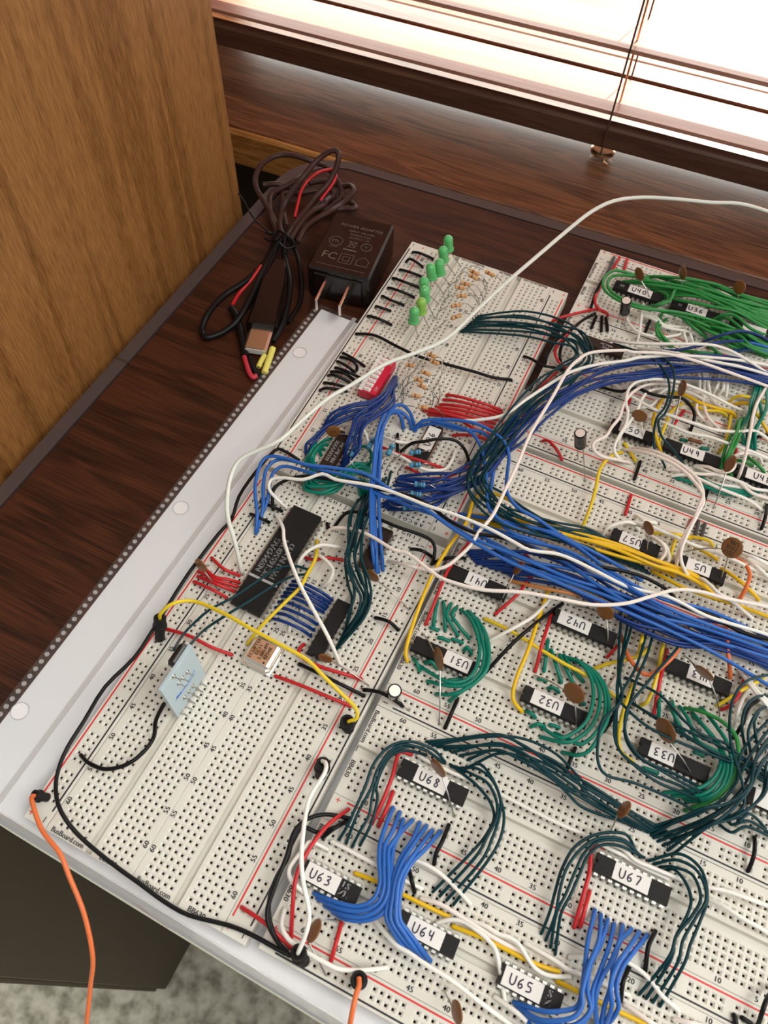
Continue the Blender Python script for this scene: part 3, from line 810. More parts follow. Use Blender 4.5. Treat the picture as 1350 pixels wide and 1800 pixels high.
# LEDs
LEDS = [(788, 413, 788, 439, 797, 449, 810, 469, 0), (778, 432, 780, 458, 787, 462, 800, 483, 0), (772, 454, 774, 481, 781, 484, 789, 498, 0),
        (756, 461, 759, 489, 766, 492, 779, 516, 0), (744, 486, 747, 512, 757, 515, 771, 535, 0), (745, 503, 747, 527, 752, 532, 764, 559, 0),
        (741, 523, 740, 549, 745, 555, 755, 577, 1), (729, 539, 727, 565, 731, 570, 735, 592, 0)]
for i, (tx, ty, bx, by, mx_, my_, ex, ey, col) in enumerate(LEDS):
    base = Vector(U(bx, by, 4.6)); top = Vector(U(tx, ty, 8.2)); ax = (top - base).normalized()
    lab = 'green light-emitting diode, {} from the back of the row of eight'.format(ORD[i]) if not col else 'yellow-green light-emitting diode, seventh in the row of green ones'
    t, b0 = at('green_led', lab, 'LED', tuple(base), 'LEDs at the back of the upper left block')
    R = .98; h = 3.4; prof = [(0, 0), (R * 1.16, 0), (R * 1.16, .38), (R, .42), (R, h - R)]
    prof += [(R * math.cos(a), h - R + R * math.sin(a)) for a in [math.pi / 2 * k / 6 for k in range(1, 7)]]
    mb = MB(); mb.lathe(prof, (0, 0, 0), ax, 24); build(mb, 'lens', M['led2' if col else 'led'], t)
    mb = MB(); mb.box((-.4, -.1, .1), (-.05, .1, 1.6)); mb.box((.12, -.1, .1), (.5, .1, 1.9)); build(mb, 'inner_electrode', M['metal'], t)
    g = Vector(U(ex, ey, 0.1)); g2 = g + Vector((-3.0, .0, 0))
    leadto(t, b0, [base + Vector((.4, 0, 0)), base.lerp(g, .5), g, g - Vector((0, 0, .7))], .11)
    leadto(t, b0, [base - Vector((.4, 0, 0)), base.lerp(g2, .5), g2, g2 - Vector((0, 0, .7))], .11)

# resistors
def resistor(px, py, z, ang_px, length, R, kind, ends, label, group=None, bands=('chipbrown', 'chip', 'bandorange', 'bandgold')):
    dx, dy = math.cos(math.radians(ang_px)), math.sin(math.radians(ang_px))
    a = Vector(U(px - dx * length / 2, py - dy * length / 2, z)); b2 = Vector(U(px + dx * length / 2, py + dy * length / 2, z)); c = (a + b2) / 2
    t, b0 = at('resistor', label, 'resistor', tuple(c), group)
    ax = (b2 - a); Lh = ax.length / 2
    fr = [-1, -.92, -.6, -.52, -.46, -.34, -.26, -.12, -.04, .1, .2, .34, .52, .62, .92, 1]
    rr = [.25, .9, 1.0, .9, .82, .82, .82, .82, .82, .82, .82, .82, .88, 1.0, .9, .25]
    mi = [0, 0, 0, 0, 1, 0, 2, 0, 3, 0, 0, 0, 4, 0, 0]
    mb = MB(); mb.lathe([(rr[i] * R, fr[i] * Lh) for i in range(16)], (0, 0, 0), ax, 16, mis=mi)
    build(mb, 'body', [M[kind]] + [M[b_] for b_ in bands], t)
    for s, e in ((-1, ends[0]), (1, ends[1])):
        if e is None: continue
        p0 = c + ax.normalized() * s * Lh * .95; g = Vector(U(e[0], e[1], 0.1))
        p1 = p0 + ax.normalized() * s * 1.1 + Vector((0, 0, .1)); p2 = p1.lerp(g, .45) + ax.normalized() * s * .8
        leadto(t, b0, [p0, p1, p2, g, g - Vector((0, 0, .7))], .085)
ob = ('bandbrown', 'chip', 'bandorange', 'bandgold')
TOPR = [(861, 481, 28, (828, 468), (881, 504)), (834, 479, 28, (810, 498), (852, 520)), (832, 487, 28, (800, 505), (849, 527)), (819, 499, 12, (789, 520), (846, 540)),
        (809, 506, 8, (783, 532), (843, 548)), (812, 520, 0, (774, 545), (838, 555)), (802, 537, -10, (768, 562), (835, 566)), (802, 557, -22, (753, 596), (831, 572))]
for i, (x, y, a_, e0, e1) in enumerate(TOPR):
    resistor(x, y, 5.0, a_, 18, .46, 'tan', (e0, e1), 'tan banded resistor, {} from the back among those behind the green LEDs'.format(ORD[i]), 'resistors beside the LEDs', ob)
MIDR = [(759, 625, 22, (700, 700), (760, 690)), (764, 637, 24, (709, 705), (766, 716)), (721, 642, 8, (708, 690), (735, 655)), (749, 656, 24, (716, 690), (768, 712)),
        (736, 668, 22, (710, 697), (757, 722)), (742, 679, 26, (706, 702), (770, 716)), (732, 696, 12, (708, 705), (750, 712)), (744, 716, 4, (714, 713), (781, 738))]
for i, (x, y, a_, e0, e1) in enumerate(MIDR):
    resistor(x, y, 4.4, a_, 17, .46, 'tan', (e0, e1), 'tan resistor with black bands, {} from the back beside the red switch block'.format(ORD[i]), 'resistors beside the red switch block', ('chip', 'chip', 'bandorange', 'bandgold'))
bb = ('chip', 'chip', 'chip', 'chip')
BLR = [(621, 794, 105, (630, 782), (655, 832)), (652, 780, 118, (665, 760), (646, 800)), (686, 791, 118, (700, 780), (670, 830)), (730, 795, -6, (677, 830), (745, 790)),
       (730, 817, -4, (704, 845), (752, 835)), (738, 852, 6, (700, 845), (787, 890)), (731, 869, 6, (700, 862), (770, 888)), (718, 892, 2, (690, 880), (747, 893))]
for i, (x, y, a_, e0, e1) in enumerate(BLR):
    resistor(x, y, 3.2, a_, 20, .52, 'skyblue', (e0, e1), 'light blue banded resistor, {} between the lettered brown chip and the blue bundle'.format(ORD[i]), 'blue resistors', bb)
resistor(1222, 775, 1.4, 16, 26, .42, 'capbrown', ((1201, 772), (1240, 786)), 'dark brown resistor with green ends above chip U49', None, ('capbrown',) * 4)

# red switch block
U0 = BM['U'] @ Matrix.Translation((14 + 1.5 + 3.9, 0, 0))
def from_u(c, r):   # picture-left column c (0..25), row r  ->  pitch position
    v = BM['U'] @ Vector((25 - c, 63 - r, 0)); return v
ds = bpy.data.objects.new('dip_switch', None); COL.objects.link(ds)
v = from_u(5.0, 25.0)
ds.matrix_world = Matrix.Translation((v[0] * P, v[1] * P, ZB)) @ Matrix.Rotation(0.0235, 4, 'Z')
tag(ds, 'red switch block with eight white sliders on the upper left board', 'switch')
mb = MB(); mb.box((-1.8, -4.6, .5), (1.8, 4.6, 2.5), bev=.08); build(mb, 'body', M['switchred'], ds)
mb = MB(); mb.box((-1.5, -4.3, .02), (1.5, 4.3, .5)); build(mb, 'base', M['chip'], ds)
mb = MB(); mb.box((-1.8, -4.6, 2.5), (-1.0, 4.6, 2.52)); build(mb, 'white_strip', M['sticker'], ds)
mb = MB(); put_text(mb, 'ON', .7, 1.3, 3.6, 2.53, math.pi / 2); put_text(mb, 'DIP', .8, 1.3, -3.2, 2.53, math.pi / 2)
for i in range(8): put_text(mb, str(i + 1), .6, -1.4, -3.9 + i * 1.11, 2.54, math.pi / 2)
build(mb, 'printed_lettering', M['mark'], ds)
for i in range(8):
    mb = MB(); mb.box((-.9, -4.2 + i * 1.11, 2.4), (.3, -3.6 + i * 1.11, 2.85), bev=.06); mb.box((-.9, -4.35 + i * 1.11, 2.5), (.5, -3.45 + i * 1.11, 2.56)); build(mb, 'slider', M['sticker'], ds)
    for sd in (-1, 1):
        p = link('pin', ME_PIN, ds); p.location = (sd * 1.5 * P, (-3.9 + i * 1.11) * P, -.3 * P)

# crystal oscillator can
oc = thing('crystal_oscillator', 'square copper-tinted metal can with black lettering', 'oscillator', (12.3, 33.3, 0))
mb = MB(); mb.box((-2.5, -2.5, .12), (2.5, 2.5, .4), bev=.12); build(mb, 'base_flange', M['steel'], oc)
mb = MB(); mb.box((-2.15, -2.15, .4), (2.15, 2.15, 2.25), bev=.38); build(mb, 'can', M['steel'], oc)
mb = MB(); mb.box((-1.75, -1.75, 2.25), (1.75, 1.75, 2.27)); build(mb, 'top_plate', M['can'], oc)
mb = MB()
for t_, x in (('ECLIPTEK', -1.25), ('EC11', -.5), ('3.6864M', .25), ('BF048', 1.0)): put_text(mb, t_, .82, x, .1, 2.29, math.pi / 2, bold=.015)
mb.lathe([(.18, 2.285), (0, 2.29)], (1.2, -1.45, 0), seg=12); build(mb, 'printed_lettering', M['print'], oc)
for x in (-1.5, 1.5):
    for y in (-1.5, 1.5):
        mb = MB(); mb.tube([(x, y, .15), (x, y, -.8)], .1, 6); build(mb, 'pin', M['metal'], oc)

# upright circuit board
pc = thing('circuit_board', 'small pale blue circuit board standing on edge in the lower left breadboard', 'circuit board', (5.8, 23.2, 0))
mb = MB(); mb.box((-.25, -3.7, .25), (.3, 3.7, 12.0), bev=.05); build(mb, 'board', M['pcb'], pc)
def XP(px, py, x0):
    a = (px - 675) / FL; b_ = (py - 900) / FL
    d = [RM[0][i] * a + RM[1][i] * b_ + RM[2][i] for i in range(3)]; t = (x0 - CC[0]) / d[0]
    return (x0, CC[1] + t * d[1], CC[2] + t * d[2])
for x, y in ((395, 510), (350, 560), (320, 605), (275, 545), (515, 605), (445, 630), (480, 655), (410, 680), (450, 705), (370, 730), (410, 755), (385, 810), (345, 862)):
    v = Vector(XP(250 + x / 5, 1080 + y / 5, 6.1)) - Vector((5.8, 23.2, 0))
    mb = MB(); mb.lathe([(.42, 0), (.2, .18), (.1, .3), (.09, 1.1), (0, 1.15)], tuple(v), (1, 0, 0), 10); build(mb, 'solder_joint', M['metal'], pc)
mb = MB()
for (x0, y0, x1, y1, r_) in ((290, 765, 470, 520, .05), (300, 735, 345, 680, .28), (350, 670, 400, 610, .1), (405, 600, 460, 490, .1)):
    a_ = Vector(XP(250 + x0 / 5, 1080 + y0 / 5, 6.11)) - Vector((5.8, 23.2, 0)); b_ = Vector(XP(250 + x1 / 5, 1080 + y1 / 5, 6.11)) - Vector((5.8, 23.2, 0))
    mb.tube([a_, b_], r_ * .5, 6)
build(mb, 'blue_print', M['lightblue'], pc)
mb = MB()
for y in (-3, -2, -1, 0, 1, 2, 3): mb.tube([(0, y, .3), (0, y, -.8)], .11, 6)
build(mb, 'header_pins', M['metal'], pc)
mb = MB(); mb.lathe([(0, -1.9), (.55, -1.8), (.85, -1.3), (.85, 1.3), (.55, 1.8), (0, 1.9)], (-1.0, 1.9, 10.6), (0, 1, 0), 18); build(mb, 'coil', M['glossblack'], pc)

# ------------------------------------------------------------------ plug-in power adapter
ad = thing('power_adapter', 'glossy black wall plug adapter lying on the desk, prongs towards the paper', 'power adapter', (-16.2, 117.4, DZ), (0, 0, math.radians(9)))
mb = MB(); mb.box((-6.6, -8.6, .02), (6.6, 9.2, 8.0), bev=.45); build(mb, 'body', M['adapter'], ad)
mb = MB(); mb.box((-5.2, -9.0, .9), (5.2, -8.5, 7.0), bev=.2); build(mb, 'prong_face', M['adapter'], ad)
for x in (-2.3, 2.7):
    mb = MB(); mb.box((x - .3, -15.4, 3.4), (x + .3, -8.9, 6.2), bev=.1); build(mb, 'prong', M['steel'], ad)
AM = mat('dim_grey_marking', (0.12, 0.09, 0.08), 0.6)
mb = MB(); rz = 8.02
put_text(mb, 'POWER ADAPTER', 1.15, 0.6, 5.6, rz); put_text(mb, 'INPUT:100-240V', .8, 1.0, 4.2, rz); put_text(mb, '50/60Hz 0.2A', .8, 1.0, 3.2, rz); put_text(mb, 'OUTPUT: 5V', .8, 1.0, 2.2, rz)
put_text(mb, 'ETL', 1.1, -3.4, .3, rz); put_text(mb, 'LISTED', .6, -3.4, -1.4, rz); put_text(mb, 'FC', 2.8, -3.3, -4.2, rz); put_text(mb, 'V', 1.1, 3.2, .3, rz)
def frame(mb, x, y, w, t=.1):
    for a_, b_ in (((x - w, y - w), (x + w, y - w + t)), ((x - w, y + w - t), (x + w, y + w)), ((x - w, y - w), (x - w + t, y + w)), ((x + w - t, y - w), (x + w, y + w))): mb.box((a_[0], a_[1], rz - .01), (b_[0], b_[1], rz + .01))
frame(mb, .3, -4.2, 1.4); frame(mb, .3, -4.2, .7)
def stroke(mb, pts, r=.07): mb.tube([(p[0], p[1], rz) for p in pts], r, 4)
stroke(mb, [(2.6, -5.3), (2.6, -4.0), (2.3, -4.0), (3.9, -2.7), (5.3, -4.0), (5.0, -4.0), (5.0, -5.3), (2.6, -5.3)])
stroke(mb, [(-.6, 1.2), (1.0, -.6)]); stroke(mb, [(1.0, 1.2), (-.6, -.6)]); stroke(mb, [(-.5, 1.0), (-.3, -.6), (.8, -.6), (1.0, 1.0), (-.5, 1.0)]); stroke(mb, [(-1.2, -1.6), (1.6, -1.6)], .18); stroke(mb, [(-5.2, -7), (5.2, -7)], .05)
for cx, cy, rr_ in ((-3.4, .3, 1.4), (3.2, .3, 1.1)): stroke(mb, [(cx + rr_ * math.cos(k * math.pi / 10), cy + rr_ * math.sin(k * math.pi / 10)) for k in range(21)])
build(mb, 'printed_lettering', AM, ad)

# ------------------------------------------------------------------ coiled USB cable
def ptube(pts, r, zoff=0): return [U(p[0], p[1], (p[2] if len(p) > 2 else -3.0) + zoff) for p in pts]
def crop(o, s, txt): 
    out = []
    for q in txt.split():
        v = [float(x) for x in q.split(',')]; out.append((o[0] + v[0] / s, o[1] + v[1] / s) + tuple(v[2:]))
    return out
usb = thing('usb_cable', 'coiled black cable with a silver USB plug, tied in the middle, left of the adapter', 'cable', U(500, 430, DZ))
UB = Vector(U(500, 430, DZ))
def upart(name, pts, r, mt, seg=8, k=7):
    mb = MB(); mb.tube([v_ - UB for v_ in smooth([Vector(p) for p in pts], k)], r, seg); return build(mb, name, M[mt], usb)
c1 = lambda t: crop((440, 250), 6.75, t); c2 = lambda t: crop((300, 200), 3.0, t); c3 = lambda t: crop((340, 480), 8.4375, t)
LOOPS = [
    '330,1050,-1 250,850,-1 150,680,0 80,560,1 60,440,2 110,300,3 220,200,3 380,150,3 550,165,3 750,235,2 900,290,0 1000,400,-1 1080,560,-2 1060,680,-2 900,790,-2 760,830,-2 640,930,-1 520,1100,0',
    '380,1100,0 350,950,0 400,750,1 500,580,3 620,420,5 740,270,6 850,170,7 960,105,8 1030,110,8 1045,200,7 1000,350,5 900,520,3 780,640,2 640,830,1 500,1010,1 430,1130,0',
    '320,1080,-1 250,900,-1 230,760,-1 240,640,-1 300,580,-1 420,520,-1 560,440,-1 640,390,-2',
    '430,1000,-1 400,850,-2 380,700,-2 400,600,-2 600,600,-2 800,570,-2 930,560,-2 990,600,-2 960,670,-2 820,740,-1 700,870,-1 560,1060,0',
    '540,1160,0 680,1000,0 820,900,0 960,820,0 1100,790,0 1230,790,0 1245,760,-1 1170,700,-2 1090,660,-2',
    '560,1190,1 650,1020,1 800,900,1 950,820,1 1080,740,0 1190,640,0 1225,560,0 1180,515,-1 1080,520,-2 940,470,-2 800,465,-2 700,490,-2',
    '480,1150,1 600,960,1 720,830,1 860,760,0 900,700,0 940,660,-1',
    '150,510,-1 200,500,-1 330,500,-1 480,540,-2 620,560,-2',
]
for t_ in LOOPS: upart('cable_loop', [U(*p) for p in c1(t_)], .62, 'black' if 'x' in t_ else 'brown')
upart('cable_loop', [U(*p) for p in c2('560,640,0 500,780,-1 400,880,-1 280,960,-1 200,1050,-1 165,1140,-2 190,1180,-2 280,1150,-2 360,1080,-1 430,950,0 500,800,0 580,660,1')], .66, 'black')
upart('cable_loop', [U(*p) for p in c2('600,650,0 600,750,0 630,900,0 600,1080,-1 540,1200,-2')], .62, 'black')
upart('cable_loop', [U(*p) for p in c2('620,650,0 670,760,0 690,880,-1 680,1000,-2 620,1100,-2')], .5, 'black')
upart('cable_loop', [U(*p) for p in c2('570,640,1 520,800,0 440,960,-1 380,1050,-2')], .6, 'black')
upart('red_wire', [U(*p) for p in c1('530,890,0 560,750,1 600,590,2 680,460,3 790,370,4 900,330,4 1000,330,4 1010,420,4 960,520,3 830,690,1')], .34, 'red')
upart('red_wire', [U(*p) for p in c2('480,800,0 430,870,-1 360,950,-2 325,1010,-2')], .4, 'red')
upart('twist_tie', [U(*p) for p in c1('0,830,2 60,920,1 150,1010,1 230,1070,1')] , .16, 'black')
upart('twist_tie', [U(*p) for p in c2('325,380,1 380,450,1 430,540,1 480,590,1 540,640,2')], .16, 'black')
upart('twist_tie', [U(*p) for p in c1('180,1070,1.5 260,1090,2 330,1050,2.5 420,1090,3 500,1160,2 520,1230,1 430,1260,1 340,1190,2')], .26, 'black')
upart('twist_tie', [U(*p) for p in c1('170,1140,1 230,1170,1 300,1160,2 350,1120,2')], .24, 'black')
# plug: overmould, metal shell, white tongue
pa = Vector(U(494, 462, 0)); pb = Vector(U(461, 580, -1.6)); pc_ = Vector(U(449, 618, -2.0))
d = (pc_ - pb).normalized(); side = d.cross(Vector((0, 0, 1))).normalized(); up = side.cross(d).normalized()
def oriented(a, b_, hw0, hh0, hw1, hh1, bev=0.25):
    mb = MB(); vs = []
    dd = (b_ - a).normalized(); sd_ = dd.cross(Vector((0, 0, 1))).normalized(); u_ = sd_.cross(dd).normalized()
    for c_, hw, hh in ((a, hw0, hh0), (b_, hw1, hh1)):
        for x, y in ((-1, -.6), (-.8, -1), (.8, -1), (1, -.6), (1, .6), (.8, 1), (-.8, 1), (-1, .6)): vs.append(c_ - UB + sd_ * x * hw + u_ * y * hh)
    mb.add(vs, [[7, 6, 5, 4, 3, 2, 1, 0], list(range(8, 16))] + [[i, (i + 1) % 8, 8 + (i + 1) % 8, 8 + i] for i in range(8)]); return mb
build(oriented(pa, pa.lerp(pb, .35), 1.2, 1.0, 2.7, 1.7), 'strain_relief', M['adapter'], usb)
build(oriented(pa.lerp(pb, .35), pb, 2.7, 1.7, 3.2, 1.9), 'overmould', M['adapter'], usb)
build(oriented(pb, pc_, 2.36, .92, 2.36, .92), 'plug_shell', M['steel'], usb)
build(oriented(pc_, pc_ + d * .05, 2.1, .7, 2.1, .7), 'plug_tongue', M['sticker'], usb)
# pigtail with heat-shrink ends
upart('heat_shrink_sleeve', [U(*p) for p in c3('560,520,-2 640,640,-2 680,780,-2 720,950,-2 750,1100,-2.4 770,1240,-2.6')], .8, 'black', 10)
upart('heat_shrink_sleeve', [U(*p) for p in c3('830,1250,-2.4 860,1350,-2.6 920,1480,-2.8 990,1500,-2.9')], .55, 'black', 10)
r1_ = upart('red_sleeve', [U(*p) for p in c3('755,1240,-2.4 790,1360,-2.5 830,1480,-2.6 880,1545,-2.7 940,1520,-2.7')], .5, 'pinkend', 10)
upart('yellow_sleeve', [U(*p) for p in c3('1180,1110,-1.8 1120,1290,-2.2 1050,1480,-2.6')], .62, 'yellowtag', 10)
upart('yellow_sleeve', [U(*p) for p in c3('1060,1220,-2.4 1010,1300,-2.5 965,1400,-2.7')], .55, 'yellowtag', 10)

# ------------------------------------------------------------------ wires
RAD = {'teal': .215, 'white': .30, 'pink': .30, 'blue': .27, 'lightblue': .31, 'red': .29, 'black': .30, 'yellow': .30, 'gold': .31, 'green': .30, 'bright': .31, 'orange': .33, 'amber': .28, 'grey': .30, 'cable': .36}
mb = MB(); mb.tube([(0, 0, .45), (0, 0, -.9)], .115, 6); ME_BARE = mb.mesh('bare_end', M['metal'])
SPECS = []
def wire(col, h, pts, label, group=None, r=None, ends=(1, 1), w=1.0):
    L_ = sum(math.hypot(pts[i][0] - pts[i - 1][0], pts[i][1] - pts[i - 1][1]) for i in range(1, len(pts)) if pts[i][0] < 1350 and pts[i][1] < 1800)
    SPECS.append((L_ * (r or RAD.get(col, .3)) * w, col, h, pts, label, group, r, ends))
def wire_build(col, h, pts, label, group, r, ends, into=None):
    """pts: picture positions (x, y[, z]); z follows an arch of height h between the two holes"""
    n = len(pts); acc = [0]
    for i in range(1, n): acc.append(acc[-1] + math.hypot(pts[i][0] - pts[i - 1][0], pts[i][1] - pts[i - 1][1]))
    L = acc[-1] or 1
    P3 = []
    for i, p in enumerate(pts):
        if len(p) > 2: z = p[2]
        else:
            t = acc[i] / L; z = 0.42 + h * max(0.0, math.sin(math.pi * t)) ** .55
        P3.append(Vector(U(p[0], p[1], z)))
    a, b_ = P3[0].copy(), P3[-1].copy()
    q = [Vector((a.x, a.y, a.z - .25)) if ends[0] else None] + P3 + [Vector((b_.x, b_.y, b_.z - .25)) if ends[1] else None]
    q = [v for v in q if v is not None]
    S = smooth(q, max(3, min(8, int(90 / len(q)))))
    r = r or RAD.get(col, .3)
    if into is not None:
        into.tube(S, r, 8, mi=WMI[col]); return
    mb = MB(); mb.tube([v - a for v in S], r, 8)
    o = bpy.data.objects.new('cable' if col == 'cable' else 'jumper_wire', mb.mesh('insulation', M[col])); COL.objects.link(o)
    o.location = W(*a); tag(o, label, 'cable' if col == 'cable' else 'wire', group)
    for e, pt in ((ends[0], a), (ends[1], b_)):
        if e:
            c = link('bare_end', ME_BARE, o); d = pt - a; c.location = (d.x * P, d.y * P, (d.z - .42) * P)
    return o

def parse(s, ctx):
    out = []
    for q in s.split():
        v = [float(x) for x in q.split(',')]
        out.append((ctx[0] + v[0] / ctx[2], ctx[1] + v[1] / ctx[2]) + tuple(v[2:]))
    return out
def lerp2(a, b_, t): return (a[0] + (b_[0] - a[0]) * t, a[1] + (b_[1] - a[1]) * t)
def spreadline(p, n):
    """n positions along a polyline"""
    if len(p) == n: return [q[:2] for q in p]
    if len(p) == 1: return [p[0][:2]] * n
    res = []
    for i in range(n):
        t = i / max(1, n - 1) * (len(p) - 1); k = min(int(t), len(p) - 2); res.append(lerp2(p[k], p[k + 1], t - k))
    return res
def bundle(col, n, h, spread, prefix, group, A_, mid, B_, jit=2.0, twist=.35):
    A_ = spreadline(A_, n); B_ = spreadline(B_, n)
    if n > 1:
        ca = lerp2(A_[0], A_[-1], .5); cb = lerp2(B_[0], B_[-1], .5)
        q1 = mid[1] if len(mid) > 1 else cb; t0 = (q1[0] - ca[0], q1[1] - ca[1])
        if (-t0[1]) * (A_[-1][0] - A_[0][0]) + t0[0] * (A_[-1][1] - A_[0][1]) < 0: spread = -spread
        q2 = mid[-2] if len(mid) > 1 else ca; t1 = (cb[0] - q2[0], cb[1] - q2[1])
        if ((-t1[1]) * (B_[-1][0] - B_[0][0]) + t1[0] * (B_[-1][1] - B_[0][1])) * spread < 0: B_ = B_[::-1]
    for i in range(n):
        rn = random.Random(i * 31 + int(mid[0][0]))
        off = [(i - (n - 1) / 2) / max(1, n - 1) * spread] * len(mid)
        pts = [A_[i]]
        ph = rn.uniform(0, 6)
        for k, m in enumerate(mid):
            p0 = mid[k - 1] if k else A_[i]; p1 = mid[k + 1] if k < len(mid) - 1 else B_[i]
            dx, dy = p1[0] - p0[0], p1[1] - p0[1]; l = math.hypot(dx, dy) or 1
            o_ = off[k] + rn.uniform(-jit, jit) + twist * spread * .5 * math.sin(ph + k * 1.3)
            pts.append((m[0] - dy / l * o_, m[1] + dx / l * o_))
        pts.append(B_[i])
        lab = prefix.replace('{o}', ORD[i]) if '{o}' in prefix else prefix
        wire(col, h * rn.uniform(.8, 1.2) + .3 * (i % 3), pts, lab, group, w=.25)

